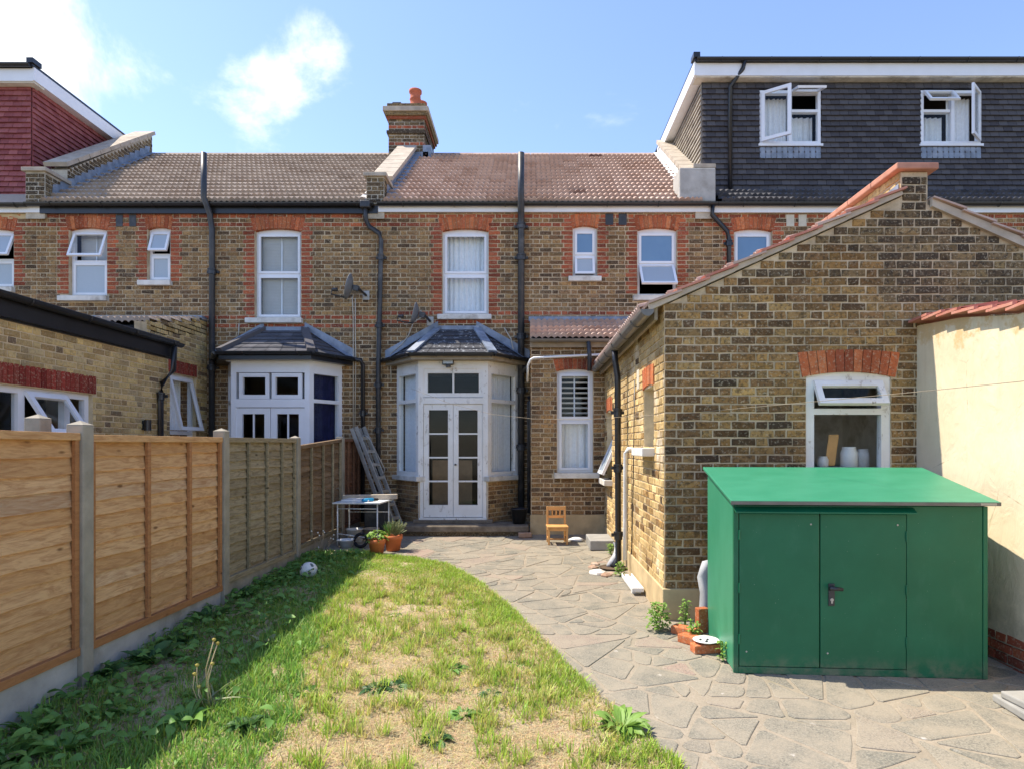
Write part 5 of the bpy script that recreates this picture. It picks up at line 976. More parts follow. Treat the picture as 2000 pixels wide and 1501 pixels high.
for _ in range(46000):
    y = rr.uniform(2.9, LTOP + .12); y = 2.9 + (y - 2.9) ** 1.12 / (LTOP + .12 - 2.9) ** .12; xr = lawn_right(min(y, LTOP)); x = rr.uniform(XF + .05, xr + .04)
    lx = lush_x(y) + .16 * noise.noise(Vector((0, y * 2.2, 7))); nz_ = noise.noise(Vector((x * 1.5, y * 1.5, 1.3))) + .6 * noise.noise(Vector((x * 4, y * 4, 5)))
    de = xr - x; top = LTOP - y
    if x < lx:
        if rr.random() < .55: T.append((x, y, rr.randint(4, 9), rr.uniform(.045, .105) * (1 + .5 * nz_), .08, 2 if rr.random() < .8 else 0))
    else:
        d = .38 + .55 * max(0, 1 - de / .6) + .55 * max(0, 1 - top / 1.7) + .30 * max(0, 1 - (x - lx) / .3) + .62 * nz_ - .10 * (y < 5.6)
        kind = 0 if rr.random() < d * .9 else 1
        if rr.random() < d: T.append((x, y, rr.randint(4, 8), rr.uniform(.018, .046) * (1 + .5 * (de < .3)), .05, kind))
        elif rr.random() < .9: S.append((x, y, 8, rr.uniform(.03, .085), .10, 3))
for _ in range(330):            # standing tufts on the bare ground
    y = rr.uniform(3.0, 7.2); x = rr.uniform(lush_x(y), lawn_right(y) - .15); T += [(x + rr.gauss(0, .04), y + rr.gauss(0, .04), 12, rr.uniform(.07, .13), .05, rr.choice((0, 0, 1))) for _ in range(rr.randint(2, 6))]
blades('grass', T, 'green grass tufts of the lawn and the shaded fence edge', 'grass'); blades('dry_grass', S, 'dry straw lying flat on the bare middle of the lawn', 'grass', True)

# leafy plants
def leaf(mb, base, ang, L, wd, rise, droop, nseg=4):
    d = Vector((math.cos(ang), math.sin(ang), 0)); s = Vector((-d.y, d.x, 0)); b = len(mb.v); cv = .35 * math.sin(ang * 17.3 + L * 91); s = (s + Vector((0, 0, .5 * math.sin(ang * 7.7)))).normalized()
    for i in range(nseg + 1):
        t_ = i / nseg; p = Vector(base) + d * L * t_ + s * L * cv * t_ * t_ + Vector((0, 0, rise * t_ - droop * t_ * t_)); wv = wd * math.sin(math.pi * min(1, .12 + .88 * t_)) * (1 if t_ < .99 else .05)
        mb.v += [p - s * wv + Vector((0, 0, wv * .35)), p, p + s * wv + Vector((0, 0, wv * .35))]
    for i in range(nseg): k = b + i * 3; mb.f += [(k, k + 1, k + 4, k + 3), (k + 1, k + 2, k + 5, k + 4)]
def rosette(x, y, n, L, wd, mat, label, rise=.6, name='weed', cat='weed', group='leafy weeds in the lawn', z=None):
    z = ground_z(y) + .01 if z is None else z; rr2 = random.Random(int(x * 1000 + y * 77)); t_ = thing(name, (x, y, z), label, cat, group)
    for half in range(1):
        mb = MB()
        for i in range(n): a = rr2.uniform(0, 6.283); l = L * rr2.uniform(.55, 1.1); leaf(mb, (x + math.cos(a) * .015, y + math.sin(a) * .015, z), a, l, wd * rr2.uniform(.7, 1.2), l * rise * rr2.uniform(.5, 1.3), l * .55)
        mk('leaves', mb, mat, t_, True)
    return t_
for px, py, n, L, wd, mat, lab in (
    (1215, 1425, 34, .145, .036, 'leaf_lime', 'large lime green leafy weed at the path edge of the lawn'), (365, 1415, 12, .15, .032, 'leaf', 'dark leafy weed where the fence shade ends'), (480, 1425, 11, .13, .03, 'leaf_dark', 'dark leafy weed in front of the dry stalks'),
    (770, 1345, 16, .14, .025, 'leaf_dark', 'dark leafy clump in the middle of the bare lawn'), (735, 1350, 12, .13, .025, 'leaf_dark', 'smaller dark clump beside the middle clump of weeds'), (885, 1310, 13, .11, .022, 'leaf', 'dark weed right of the middle of the lawn'), (830, 1245, 12, .10, .022, 'leaf_dark', 'small dark weed in the upper bare lawn'), (655, 1260, 14, .12, .022, 'leaf_dark', 'flat dark weed left of the bare patch'), (770, 1205, 10, .09, .02, 'leaf_dark', 'tiny dark weed further up the lawn'),
    (850, 1450, 14, .11, .026, 'leaf_dark', 'ragged weed low in the photograph on bare soil'), (905, 1400, 12, .11, .024, 'leaf', 'weed on bare soil short of the path edge'), (600, 1355, 9, .10, .022, 'leaf', 'small weed beside the edge of the fence shade'), (1010, 1300, 11, .09, .022, 'leaf', 'little weed near the right band of grass'), (960, 1360, 12, .09, .02, 'leaf_dark', 'low dark weed between soil and path grass'),
    (515, 1265, 12, .15, .035, 'leaf_grey', 'pale grey green weed in the fence shade'), (70, 1440, 24, .16, .04, 'leaf', 'big broad leaved weed at the lower left corner'), (130, 1475, 22, .16, .038, 'leaf', 'second broad leaved weed at the bottom edge'), (30, 1490, 20, .16, .04, 'leaf', 'broad weed cut by the left edge of the photograph'), (215, 1400, 18, .14, .034, 'leaf', 'broad weed in shade beside the nearest post'), (185, 1330, 14, .17, .055, 'leaf_dark', 'dark round leaved weed at the foot of the nearest post'),
    (300, 1300, 18, .18, .05, 'leaf_dark', 'dark weed along the gravel board of the orange panel'), (350, 1265, 16, .17, .045, 'leaf_dark', 'dark weed further along the gravel board'), (470, 1170, 18, .19, .05, 'leaf_dark', 'dark weed at the foot of the grey panel'), (520, 1150, 18, .17, .045, 'leaf', 'leafy weed between grey panel and ball'), (560, 1135, 16, .17, .04, 'leaf', 'leafy weed just left of the ball'), (410, 1215, 16, .18, .045, 'leaf_dark', 'dark weed below the post of the grey panel'), (640, 1100, 18, .15, .035, 'leaf', 'leafy weed right of the ball by the fence'), (690, 1090, 18, .14, .03, 'leaf', 'leafy weed in front of the orange flower pot')):
    g_ = G(px, py); sh_ = g_.x < lush_x(g_.y); rosette(g_.x, g_.y, int(n * 2.2), L * 1.05, wd * .85, mat, lab, .95 if sh_ else .5 if mat != 'leaf_lime' else .8)
# creeping ground leaves in the fence shade
mb = MB(); rr = random.Random(8)
for _ in range(1400):
    y = rr.uniform(2.9, 8.6); x = XF + .06 + abs(rr.gauss(0, .5))
    if x > lush_x(y) - .05: continue
    leaf(mb, (x, y, ground_z(y) + rr.uniform(.03, .13)), rr.uniform(0, 6.28), rr.uniform(.035, .10), rr.uniform(.014, .036), .02, .03, 3)
o = mk('ground_cover', mb, 'leaf', None, True, kind='stuff'); tag(o, 'dark creeping leaves covering the shaded strip along the fence', 'ground cover')
# tall dry stalks leaning out of the shade
st = thing('flower_stalk_plant', G(405, 1385), 'pale leaning dry stalks with small yellow heads', 'plant'); b0 = ORG[st]
for i, (px, py) in enumerate(((418, 1248), (425, 1255), (385, 1298), (380, 1315), (415, 1295), (388, 1340))):
    q = W(px, py, b0.y - .05); q0 = b0 + Vector((rr.uniform(-.06, .06), rr.uniform(-.05, .05), .0)); mid = q0.lerp(q, .5) + Vector((-.03, 0, .03)); mk('stalk', MB().tube([q0, mid, q], .0035, 5), 'straw', st, True); mk('flower_head', MB().lathe(q, [(0, -.012), (.011, -.004), (.012, .006), (0, .012)], 8), 'flower_yellow', st, True)
mb = MB()
for i in range(14): leaf(mb, b0 + Vector((rr.uniform(-.05, .1), 0, .03)), rr.uniform(-.4, 3.6), rr.uniform(.2, .35), .006, .12, .08, 5)
mk('leaves', mb, 'leaf_grey', st, True)
sd = thing('flower_stalk_plant', G(630, 1085), 'airy plant with tiny white seed heads beside the fence foot', 'plant'); b0 = ORG[sd]
for i in range(12):
    q = b0 + Vector((rr.uniform(-.22, .25), rr.uniform(-.2, .2), rr.uniform(.1, .36))); mk('stalk', MB().tube([b0, b0.lerp(q, .5) + Vector((0, 0, .05)), q], .0025, 4), 'timber_grey', sd, True); mk('seed_head', MB().lathe(q, [(0, -.011), (.012, 0), (0, .013)], 7), 'white_plastic', sd, True)
# weeds along the outbuilding wall
def bushy(x, y, r, h, n, mat, label, name='wall_weed', z=None):
    z = ground_z(y) if z is None else z; t_ = thing(name, (x, y, z), label, 'weed'); rr2 = random.Random(int(x * 991)); mb = MB(); stm = MB()
    for i in range(6): a = rr2.uniform(0, 6.28); stm.tube([(x, y, z), (x + math.cos(a) * r * .3, y + math.sin(a) * r * .3, z + h * .5), (x + math.cos(a) * r * .6, y + math.sin(a) * r * .6, z + h * .95)], .003, 4)
    for i in range(n):
        a, q, e = rr2.uniform(0, 6.28), r * math.sqrt(rr2.random()), rr2.uniform(.12, 1); k = math.sqrt(max(.05, 1 - (e - .35) ** 2 * 1.4)); leaf(mb, (x + math.cos(a) * q * k, y + math.sin(a) * q * k, z + h * e), rr2.uniform(0, 6.28), rr2.uniform(.02, .045), rr2.uniform(.008, .016), .01, .02, 3)
    mk('stems', stm, 'leaf', t_); mk('leaves', mb, mat, t_, True); return t_
for px, py, r, h, n, lab in ((1285, 1230, .10, .24, 260, 'round green weed at the corner of the outbuilding'), (1338, 1228, .05, .26, 60, 'thin weed growing behind the loose red bricks'), (1212, 1124, .06, .17, 90, 'weed at the foot of the black rainwater pipe'), (1193, 1082, .06, .15, 80, 'weed beside the concrete doorstep slab'), (1355, 1250, .06, .17, 70, 'straggly weed among the loose red bricks'), (1412, 1290, .04, .15, 40, 'small weed against the shed side')):
    g_ = G(px, py); bushy(g_.x, g_.y, r, h, n, 'leaf_lime', lab)

# ================================================================== GREEN METAL SHED
S0 = Vector((1.47, 4.62, 0)); S1 = Vector((3.215, 4.50, 0)); sw = (S1 - S0).length; rz = math.atan2(S1.y - S0.y, S1.x - S0.x); sdp = .90; gz = ground_z(4.6)
SH = thing('metal_shed', (S0.x, S0.y, gz), 'low green metal storage shed with double doors', 'shed', rz=rz); hf, hb = 1.235, 1.415
def L(name, mb, mat, bevel=.004, par=None, smooth=False): return mk(name, mb, mat, par or SH, smooth, local=True, bevel=bevel)
body = MB(); t_ = .012
L('side_panel', MB().prism([(0, .03, .02), (0, sdp, .02), (0, sdp, hb), (0, .03, hf)], (t_, 0, 0)), 'shed_green_sunlit', .003); body.prism([(sw - t_, .03, .02), (sw - t_, sdp, .02), (sw - t_, sdp, hb), (sw - t_, .03, hf)], (t_, 0, 0)); body.box((t_, sdp - t_, .02), (sw - t_, sdp, hb)); body.box((t_, .05, .02), (sw - t_, sdp - t_, .04)); dw_ = .60 * 1.0
L('body', body, 'shed_green', .003)
xa, xm, xb = .040, .605, 1.20
fb = MB(); fb.box((0, 0, .0), (xa - .004, .029, hf - .02)); fb.box((xa - .004, 0.001, 0), (xb + .004, .029, .05)); fb.box((xa - .004, .001, hf - .075), (xb + .004, .029, hf - .02)); fb.box((xb + .004, .0, 0), (sw - .03, .029, hf - .02)); L('front_frame', fb, 'shed_green', .004)
L('corner_trim', MB().box((sw - .028, -.004, 0), (sw + .003, .029, hf - .02)), 'shed_green', .003)
for i, (a, b_) in enumerate(((xa, xm - .003), (xm + .003, xb))):
    d = L('door', MB().box((a, -.004, .054), (b_, .024, hf - .078)), 'shed_green', .006)
    for z, x in ((.16, a + .05), (1.08, b_ - .06)): L('rivet', MB().lathe((0, 0, 0), [(0, .003), (.006, .002), (.007, 0)], 8), 'aluminium', 0, d).matrix_local = Matrix.Translation((x, -.0045, z)) @ Matrix.Rotation(R(90), 4, 'X')
    for z in (.25, .62, 1.0): L('hinge', MB().tube([(a if i == 0 else b_, -.008, z - .035), (a if i == 0 else b_, -.008, z + .035)], .007, 8), 'shed_green', 0, d)
    if i == 1:
        xh = a + .075; L('lock_plate', MB().box((xh - .022, -.014, .50), (xh + .022, -.004, .66)), 'black_iron', .006, d); L('handle', MB().tube([(xh - .0, -.012, .635), (xh, -.055, .635)], .012, 10).tube([(xh - .03, -.055, .635), (xh + .06, -.055, .628)], [.017, .012], 10), 'black_iron', 0, d, True); L('lock', MB().tube([(xh, -.013, .545), (xh, -.019, .545)], .012, 12).box((xh - .006, -.0195, .52), (xh + .006, -.013, .545)), 'aluminium', 0, d)
L('door_canopy', MB().prism([(.0, -.004, hf - .03), (.0, -.065, hf - .062), (.0, -.065, hf - .072), (.0, -.004, hf - .045)], (xb + .045, 0, 0)), 'shed_green', 0)
dirn = Vector((0, sdp + .1, hb - hf)).normalized(); nrm = Vector((0, -dirn.z, dirn.y)); a = Vector((-.035, -.075, hf - .005)); b_ = Vector((-.035, sdp + .03, hb + .02))
L('roof', MB().prism([a, b_, b_ + nrm * .022, a + nrm * .022], (sw + .08, 0, 0)), 'shed_green_sunlit', .004); L('roof_edge', MB().box((-.036, -.078, hf - .010), (sw + .046, -.0755, hf + .016)), 'brown_plastic', 0)
L('maker_plate', MB().box((sw - .09, -.0805, hf - .006), (sw + .015, -.0785, hf + .010)), 'aluminium', 0)

# ================================================================== CHAIR, TABLE, LADDER, POTS AND THE REST
c0 = G(1088, 1060); CHR = thing('wooden_chair', c0, 'small pine child chair against the lean-to wall', 'chair', rz=R(3)); w2, dd, hs_, ht = .135, .135, .27, .55
def C(name, mb, bv=.004): return mk(name, mb, 'chair_pine', CHR, local=True, bevel=bv)
for sx in (-1, 1):
    C('leg', MB().bar((sx * w2, -dd, 0), (sx * w2, -dd, hs_ - .02), .03, .03)); C('leg', MB().bar((sx * w2, dd, 0), (sx * w2, dd + .03, ht), .028, .03)); C('side_rail', MB().box((sx * w2 - .01, -dd + .016, hs_ - .065), (sx * w2 + .01, dd - .016, hs_ - .021))); C('stretcher', MB().box((sx * w2 - .008, -dd + .016, .07), (sx * w2 + .008, dd - .016, .095)))
C('seat', MB().box((-w2 - .025, -dd - .03, hs_ - .02), (w2 + .025, dd + .004, hs_ + .004)), .006); C('front_rail', MB().box((-w2 + .016, -dd - .01, hs_ - .065), (w2 - .016, -dd + .008, hs_ - .021))); C('stretcher', MB().box((-w2 + .016, -.01, .055), (w2 - .016, .01, .075)))
for za, zb in ((ht - .06, ht - .005), (.37, .41)): C('back_rail', MB().box((-w2 + .014, dd + .012, za), (w2 - .014, dd + .032, zb)))
for k in range(3): x = (k - 1) * .06; C('back_slat', MB().box((x - .01, dd + .014, .411), (x + .01, dd + .028, ht - .061)))
# folding table
TB = thing('folding_table', (-2.55, 9.8, ground_z(9.8)), 'small white folding table with thin metal legs beside the fence', 'table'); tz = .775
mk('table_top', MB().prism([(-2.93, 9.48, tz), (-2.22, 9.45, tz), (-2.17, 10.12, tz), (-2.90, 10.12, tz)], (0, 0, .022)), 'table_white', TB, bevel=.004)
for x, y in ((-2.87, 9.55), (-2.27, 9.52), (-2.22, 10.06), (-2.84, 10.06)): mk('leg', MB().tube([(x, y, ground_z(y)), (x, y, tz)], .011, 8), 'table_white', TB, True)
for a, b_ in (((-2.87, 9.55, .70), (-2.27, 9.52, .70)), ((-2.84, 10.06, .6), (-2.22, 10.06, .6)), ((-2.87, 9.55, .33), (-2.27, 9.52, .25)), ((-2.22, 10.06, .28), (-2.27, 9.52, .28))): mk('brace', MB().tube([a, b_], .007, 6), 'table_white', TB, True)
tag(mk('white_board', MB().prism([(-2.84, 9.62, tz + .024), (-2.42, 9.60, tz + .024), (-2.40, 9.92, tz + .024), (-2.80, 9.95, tz + .024)], (0, 0, .03)), 'table_white', None, org=(-2.6, 9.8, tz + .024), bevel=.006), 'flat white tray lying on the folding table', 'tray')
tag(mk('plank', MB().obox((-2.5, 10.02, tz + .062), (.42, .02, .006), (-.003, .05, 0), (0, 0, .038)), 'coping', None, org=(-2.5, 10.02, tz + .024), bevel=.008), 'pale plank lying across the back of the folding table', 'plank')
bt = thing('hand_brush', (-2.42, 9.65, tz + .024), 'blue plastic tool with black end on the folding table', 'tool'); mk('handle', MB().tube([(-2.50, 9.56, tz + .05), (-2.38, 9.70, tz + .05)], [.024, .028], 10), 'blue_plastic', bt, True); mk('tip', MB().tube([(-2.38, 9.70, tz + .05), (-2.32, 9.77, tz + .045)], [.024, .018], 10), 'rubber', bt, True)
# ladder leaning on the fence
LD = thing('ladder', (-2.35, 10.85, .2), 'grey aluminium folding ladder leaning on the fence by the house wall', 'ladder')
A0, A1 = Vector((-2.30, 10.72, .22)), Vector((-2.98, 10.95, 1.93)); dl = (A1 - A0).normalized(); sx = Vector((.09, .16, 0)); ox = Vector((.11, -.02, .04))
for k, off in ((0, ZERO), (1, ox)):
    for s in (-.5, .5): mk('stile', MB().bar(A0 + off + sx * s, A1 + off * .7 + sx * s, .03, .065), 'aluminium', LD, bevel=.004)
    for i in range(7): p = A0.lerp(A1, .1 + .13 * i) + off; mk('rung', MB().bar(p - sx * .5, p + sx * .5, .03, .05), 'aluminium', LD)
mk('hand_rail', MB().tube([A1 + ox + Vector((.05, -.05, -.15)), A1 + ox + Vector((.14, -.06, -.2)), A0.lerp(A1, .55) + ox * 2.0, A0.lerp(A1, .5) + ox * 1.5], .011, 8), 'aluminium', LD, True)
# dark cupboard and tubs under the table
tag(mk('cabinet', MB().box((-2.68, 10.35, .15), (-2.34, 10.68, .72)), 'black_iron', None, org=(-2.5, 10.5, .15), bevel=.01), 'dark upright box under and behind the folding table', 'box')
def tub(name, x, y, z, r0, r1, h, mat, label, cat, n=24): return tag(mk(name, MB().lathe((x, y, z), [(0, 0), (r0, 0), (r1, h), (r1 + .012, h), (r1 + .012, h + .012), (r1 - .006, h + .012), (r0 - .008, .015), (0, .015)], n), mat, None, True, org=(x, y, z)), label, cat)
tub('wash_tub', -2.70, 9.42, ground_z(9.42) + .003, .08, .115, .10, 'white_plastic', 'low pale washing up bowl under the folding table', 'bowl'); tub('bucket', -2.70, 9.85, ground_z(9.85) + .003, .09, .12, .19, 'white_plastic', 'white bucket under the folding table', 'bucket'); tub('clay_tub', -2.47, 9.95, ground_z(9.95) + .003, .08, .12, .18, 'coping', 'dull clay coloured tub under the folding table', 'tub')
wh = thing('wheel', (-2.47, 9.35, ground_z(9.35)), 'small black rubber wheel under the folding table', 'wheel'); cw = Vector((-2.47, 9.35, ground_z(9.35) + .115)); mk('tyre', MB().tube([cw + Vector((math.cos(q / 16 * 6.2832) * .09, math.sin(q / 16 * 6.2832) * .03, math.sin(q / 16 * 6.2832) * .09)) for q in range(17)], .024, 8, False), 'rubber', wh, True); mk('hub', MB().tube([cw + Vector((0, -.03, 0)), cw + Vector((0, .03, 0))], .03, 10), 'timber_grey', wh)
# plant pots
def pot(px, py, r, h, label, plant):
    g_ = G(px, py); T_ = thing('plant_pot', g_, label, 'plant pot', 'terracotta plant pots'); z = g_.z
    mk('pot', MB().lathe(g_, [(0, .002), (r * .72, .002), (r * .92, h * .72), (r * 1.0, h * .74), (r * 1.04, h), (r * .93, h), (r * .88, h * .8)], 26), 'flower_pot', T_, True); mk('soil', MB().lathe(g_ + Vector((0, 0, h * .86)), [(0, .01), (r * .9, 0)], 20), 'soil', T_)
    rr2 = random.Random(px); mb = MB()
    if plant == 'leafy':
        for i in range(70): a = rr2.uniform(0, 6.28); q = r * 1.0 * math.sqrt(rr2.random()); leaf(mb, g_ + Vector((math.cos(a) * q, math.sin(a) * q, h * .9 + rr2.uniform(0, .16) * (1 - q / r * .4))), a + rr2.uniform(-.8, .8), rr2.uniform(.05, .09), rr2.uniform(.017, .028), .02, .04)
        mk('leaves', mb, 'leaf_lime', T_, True)
    else:
        for i in range(130): a = rr2.uniform(0, 6.28); ln = rr2.uniform(.10, .28); q = Vector((math.cos(a) * rr2.uniform(.1, .75) + .25, math.sin(a) * .5, rr2.uniform(.4, 1.1))).normalized(); mb.tube([g_ + Vector((0, 0, h * .85)) + q * .05, g_ + Vector((0, 0, h * .85)) + q * ln], [.0035, .006], 4)
        mk('sprigs', mb, 'leaf_grey', T_); mb = MB()
        for i in range(16): leaf(mb, g_ + Vector((-.05, 0, h * .85)), rr2.uniform(1.5, 5), rr2.uniform(.08, .15), .008, .24, .03)
        mk('leaves', mb, 'leaf', T_, True)
pot(736, 1082, .118, .215, 'bright orange plant pot with leafy green plant', 'leafy'); pot(768, 1074, .130, .225, 'faded terracotta pot with spiky silvery lavender', 'lavender')
# ball
bp = G(603, 1130); tag(mk('football', MB().lathe(bp + Vector((0, 0, .1)), [(.1 * math.sin(q / 14 * math.pi) + 1e-4, -.1 * math.cos(q / 14 * math.pi)) for q in range(15)], 28), 'ball', None, True, org=bp), 'worn white football with dark spots in the grass by the fence', 'ball')
# bucket by the bay
tub('black_bucket', -.18, 10.62, .347, .10, .14, .24, 'black_plastic', 'black bucket on the step below the soil pipe', 'bucket')
tag(mk('loose_brick', MB().obox((-.08, 10.22, ground_z(10.2) + .045), (.105, .01, 0), (-.005, .05, 0), (0, 0, .038)), 'rubble', None, org=(-.08, 10.22, ground_z(10.2)), bevel=.01), 'broken brick at the end of the dark door step', 'brick')
# slab step beside the outbuilding, white bag by the chair
q = G(1168, 1075); tag(mk('concrete_slab', MB().box((.86, 9.15, ground_z(9.3)), (XO - .03, 9.85, ground_z(9.3) + .14)), 'slab_grey', None, org=(1.05, 9.5, .15), bevel=.012), 'raised concrete doorstep slab against the outbuilding side wall', 'slab')
tag(mk('plastic_bag', MB().lathe((.72, 9.95, ground_z(9.95)), [(0, .002), (.11, .002), (.13, .02), (.06, .05), (0, .055)], 11), 'white_plastic', None, True, org=(.72, 9.95, ground_z(9.95))), 'crumpled white plastic bag on the paving beside the chair', 'bag')
# gully rubble and the pale trough
gq = thing('drain_gully', (XO - .22, 8.0, .1), 'broken drain gully under the black rainwater pipe', 'gully'); mk('gully_pit', MB().lathe((XO - .20, 8.02, ground_z(8.02) + .006), [(.0, 0), (.15, 0), (.18, .012)], 12), 'soil', gq)
for i, (x, y, s) in enumerate(((-.42, 7.75, .10), (-.33, 7.62, .07), (-.26, 7.7, .06), (-.45, 8.05, .07), (-.40, 8.25, .06))):
    m = MB().lathe((XO + x, y, ground_z(y)), [(0, 0), (s, .0), (s * .95, s * .22), (s * .5, s * .45), (0, s * .42)], 7)
    for v in m.v: v.x += .2 * s * noise.noise(v * 9); v.y += .5 * s * noise.noise(v * 8 + Vector((3, 0, 0)))
    tag(mk('rubble_stone', m, 'rubble' if i else 'stone_sill', None, org=(XO + x, y, ground_z(y))), ('flat pale stone lying by the drain gully', 'small reddish stone right of the flat pale stone', 'smallest stone against the trough end', 'stone on the far left rim of the gully', 'stone behind the drain gully')[i], 'stone')
tr = MB(); ya, yb_ = 6.72, 7.5; xo = XO - .105
tr.box((xo - .055, ya, ground_z(7) + .03), (xo + .055, yb_, ground_z(7) + .04)); tr.box((xo - .062, ya, ground_z(7) + .03), (xo - .05, yb_, ground_z(7) + .075)); tr.box((xo + .05, ya, ground_z(7) + .03), (xo + .062, yb_, ground_z(7) + .075)); tr.box((xo - .05, ya, ground_z(7) + .04), (xo + .05, ya + .012, ground_z(7) + .075)); tr.box((xo - .02, ya + .02, ground_z(7) + .04), (xo + .02, yb_, ground_z(7) + .062)); tr.box((xo - .05, ya + .1, ground_z(7)-.03), (xo + .05, ya + .16, ground_z(7) + .03)); tr.box((xo - .05, yb_ - .16, ground_z(7)-.02), (xo + .05, yb_ - .1, ground_z(7) + .03))
tag(mk('plastic_trough', tr, 'white_plastic', None, org=(xo, 7.1, ground_z(7)), bevel=.006), 'pale plastic light fitting lying along the outbuilding wall', 'trough')
# loose red bricks with a dish, upright brick, rags behind the shed
def loose(px, py, ang, up, lab, base=0):
    g_ = G(px, py); o = bpy.data.objects.new('loose_brick', None); m = MB().box((-.11, -.052, 0), (.11, .052, .068)) if not up else MB().box((-.05, -.035, 0), (.05, .035, .215)); ob = mk('loose_brick', m, 'brick_rubbed', None, local=True, bevel=.008); ob.location = g_ + Vector((0, 0, base)); ob.rotation_euler = (0, 0, R(ang)); tag(ob, lab, 'brick'); return g_
b1 = loose(1338, 1238, -42, False, 'red brick lying flat nearest the outbuilding corner'); b2 = loose(1352, 1256, -48, False, 'red brick lying flat between two other bricks'); b3 = loose(1378, 1272, 8, False, 'red brick lying under the white dish'); loose(1371, 1234, 15, True, 'painted brick standing upright against the shed')
dsh = thing('dish', b3 + Vector((.01, .02, .068)), 'white dish with ash resting on a red brick', 'dish'); mk('bowl', MB().lathe(ORG[dsh], [(0, .003), (.06, .003), (.10, .022), (.105, .024), (.10, .027), (.06, .010), (0, .010)], 20), 'white_plastic', dsh, True)
for i in range(4): p = ORG[dsh] + Vector((rr.uniform(-.04, .04), rr.uniform(-.04, .04), .016)); mk('ash_lump', MB().lathe(p, [(0, -.006), (.014, 0), (0, .008)], 6), 'black_iron', dsh)
cl = MB(); cp = W(1372, 1130, 5.66); pts_ = [(0, .16), (-.02, .10), (-.045, .02), (-.02, -.12), (-.03, -.28), (-.015, -.42), (.0, -.5)]
for i, (x, z) in enumerate(pts_): cl.v += [cp + Vector((x, 0, z)), cp + Vector((x + .05 + .02 * math.sin(i * 2.1), -.03, z + .02)), cp + Vector((.13, .02, z))]
cl.f = [(i * 3 + k, i * 3 + k + 1, i * 3 + k + 4, i * 3 + k + 3) for i in range(len(pts_) - 1) for k in (0, 1)]; rg_ = mk('torn_sheet', cl, 'cloth_grey', None, True, org=(cp.x, cp.y, cp.z - .5)); rg_.modifiers.new('solid', 'SOLIDIFY').thickness = .008; tag(rg_, 'torn grey sheet hanging behind the shed at the outbuilding corner', 'sheet')
# concrete slabs at the lower right
for i, (x0_, y0_, x1_, y1_, z, h, a, lab) in enumerate(((2.98, 3.58, 3.50, 4.14, .008, .05, -4, 'lower grey slab in the stack beside the garden wall'), (3.02, 3.40, 3.52, 4.10, .06, .045, 3, 'upper grey slab in the stack beside the garden wall'))):
    gzz = ground_z(3.8); ob = mk('paving_slab', MB().box((-(x1_ - x0_) / 2, -(y1_ - y0_) / 2, 0), ((x1_ - x0_) / 2, (y1_ - y0_) / 2, h)), 'slab_grey', None, local=True, bevel=.01); ob.location = ((x0_ + x1_) / 2, (y0_ + y1_) / 2, gzz + z); ob.rotation_euler = (0, 0, R(a)); tag(ob, lab, 'slab')
for i in range(2): p = Vector((3.40 + .02 * i, 4.25 - .03 * i, ground_z(4.2) + .02 + .012 * i)); tag(mk('twig', MB().tube([p, p + Vector((.08, -.28 + .03 * i, .03 + .02 * i))], .005, 5), 'timber_grey', None, True, org=p), ('lower dry twig behind the slabs at the garden wall', 'upper dry twig behind the slabs at the garden wall')[i], 'twig')

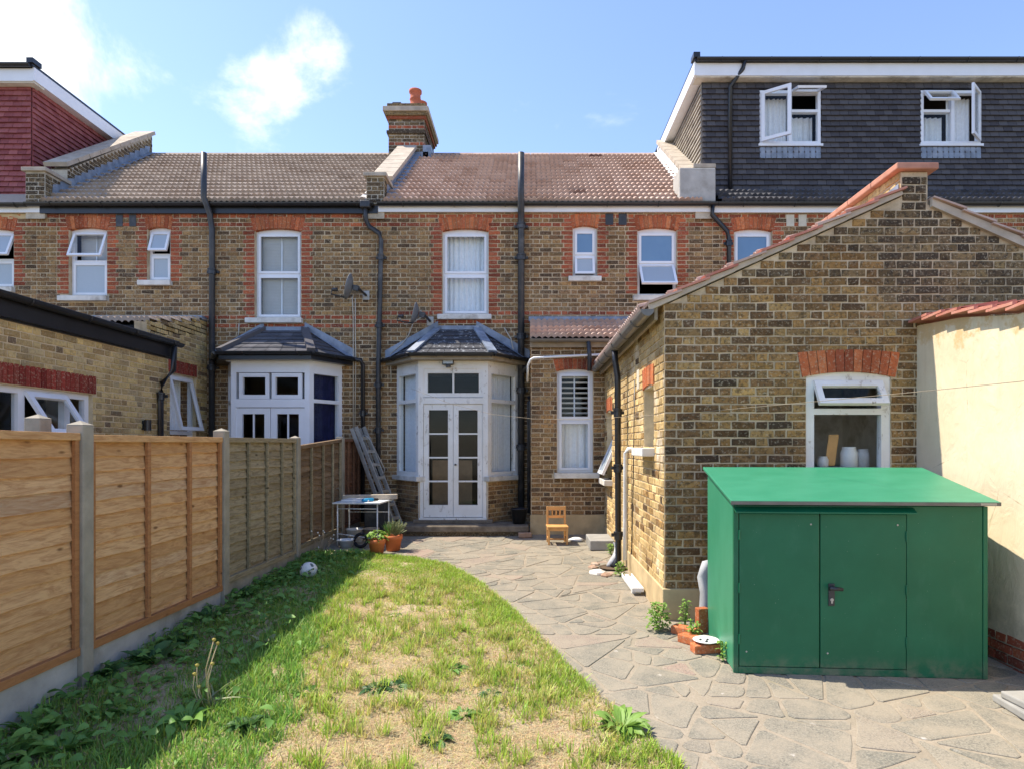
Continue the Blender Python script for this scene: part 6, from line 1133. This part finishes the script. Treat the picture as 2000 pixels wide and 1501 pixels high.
# ================================================================== SATELLITE DISHES, CABLES, WASHING LINE
def sat(px, py, r, label, cables, sq=False):
    p = Vector((fx(px), YF - .35, fz(py))); p = W(px, py, YF - .35); D = thing('satellite_dish', p, label, 'satellite dish'); n = Vector((-.95, -.06, .22)).normalized(); s = n.cross(Vector((0, 0, 1))).normalized(); u = s.cross(n); mb = MB()
    rings = 6; seg = 24; mb.v = [p - n * .05]
    for i in range(1, rings + 1):
        q = i / rings
        for k in range(seg): a = 6.28319 * k / seg; cx_, sy_ = math.cos(a), math.sin(a); f = 1 if not sq else .92 / max(abs(cx_) ** 4 + abs(sy_) ** 4, .3) ** .25; mb.v.append(p + (s * cx_ * .82 + u * sy_) * r * q * f + n * (.075 * q * q - .05))
    mb.f = [(0, 1 + k, 1 + (k + 1) % seg) for k in range(seg)] + [(1 + (i - 1) * seg + k, 1 + i * seg + k, 1 + i * seg + (k + 1) % seg, 1 + (i - 1) * seg + (k + 1) % seg) for i in range(1, rings) for k in range(seg)]
    o = mk('reflector', mb, 'dish_grey', D, True); o.modifiers.new('solid', 'SOLIDIFY').thickness = .01
    e = p + n * .28 - u * .12; mk('arm', MB().tube([p - u * r * .9 + n * .02, e - u * .08, e], .013, 8), 'black_iron', D, True); mk('receiver', MB().tube([e, e - n * .09 + u * .02], [.026, .034], 10), 'black_iron', D, True)
    bk = p - n * .06; mk('bracket', MB().bar(bk, bk - n * .10, .07, .09).tube([bk - n * .1, Vector((bk.x + .14, YF - .06, bk.z - .06)), Vector((bk.x + .14, YF - .02, bk.z - .06))], .022, 8), 'black_iron', D); mk('wall_plate', MB().box((bk.x + .08, YF - .025, bk.z - .14), (bk.x + .2, YF - .0, bk.z + .02)), 'aluminium', D); 
    for c in cables: mk('cable', MB().tube(c, .009, 6), 'cable', D, True)
sat(683, 560, .23, 'grey satellite dish on the wall of the left house', [[W(688, 580, 11.33), W(690, 620, 11.37), W(690, 700, 11.37), W(690, 850, 11.37)], [W(694, 582, 11.33), W(694, 640, 11.37), W(695, 700, 11.37), W(693, 850, 11.37)]])
sat(812, 612, .20, 'smaller grey satellite dish above the peeling bay', [[W(806, 634, 11.3), W(798, 655, 11.36), W(785, 672, 11.36), W(762, 692, 11.36), W(764, 745, 11.37)], [W(778, 618, 11.1), W(790, 634, 11.2), W(808, 630, 11.3), W(826, 618, 11.33), W(822, 606, 11.35)]], True)
tag(mk('wall_cable', MB().tube([W(985, 640, 11.37), W(998, 662, 11.36), W(1004, 690, 11.3), W(1008, 725, 11.3)], .01, 6), 'cable', None, True, org=W(985, 640, 11.37)), 'pale cable hanging beside the soil pipe above the bay', 'cable')
tag(mk('bay_cable', MB().tube([W(467, 632, 11.38), W(466, 650, 11.38), W(464, 662, 11.38)], .01, 6), 'cable', None, True, org=W(467, 632, 11.38)), 'short pale cable on the wall above the tidy white bay', 'cable')
a, m_, b_ = W(803, 758, 10.7), W(1130, 818, 7.6), W(2060, 738, 3.6); pts_ = []
for i in range(25): t_ = i / 24; p = a.lerp(b_, t_); pts_.append(p)
ctl = [W(803, 758, 10.7), W(880, 788, 10.1), W(960, 808, 9.4), W(1040, 817, 8.6), W(1130, 819, 7.7), W(1350, 805, 6.0), W(1400, 801, 5.75), W(1600, 783, 5.0), W(1800, 764, 4.3), W(2060, 738, 3.6)]
tag(mk('washing_line', MB().tube(ctl, .0022, 5), 'timber_grey', None, True, org=ctl[0]), 'thin washing line strung from the bay across the garden', 'washing line')

finish_bricks()
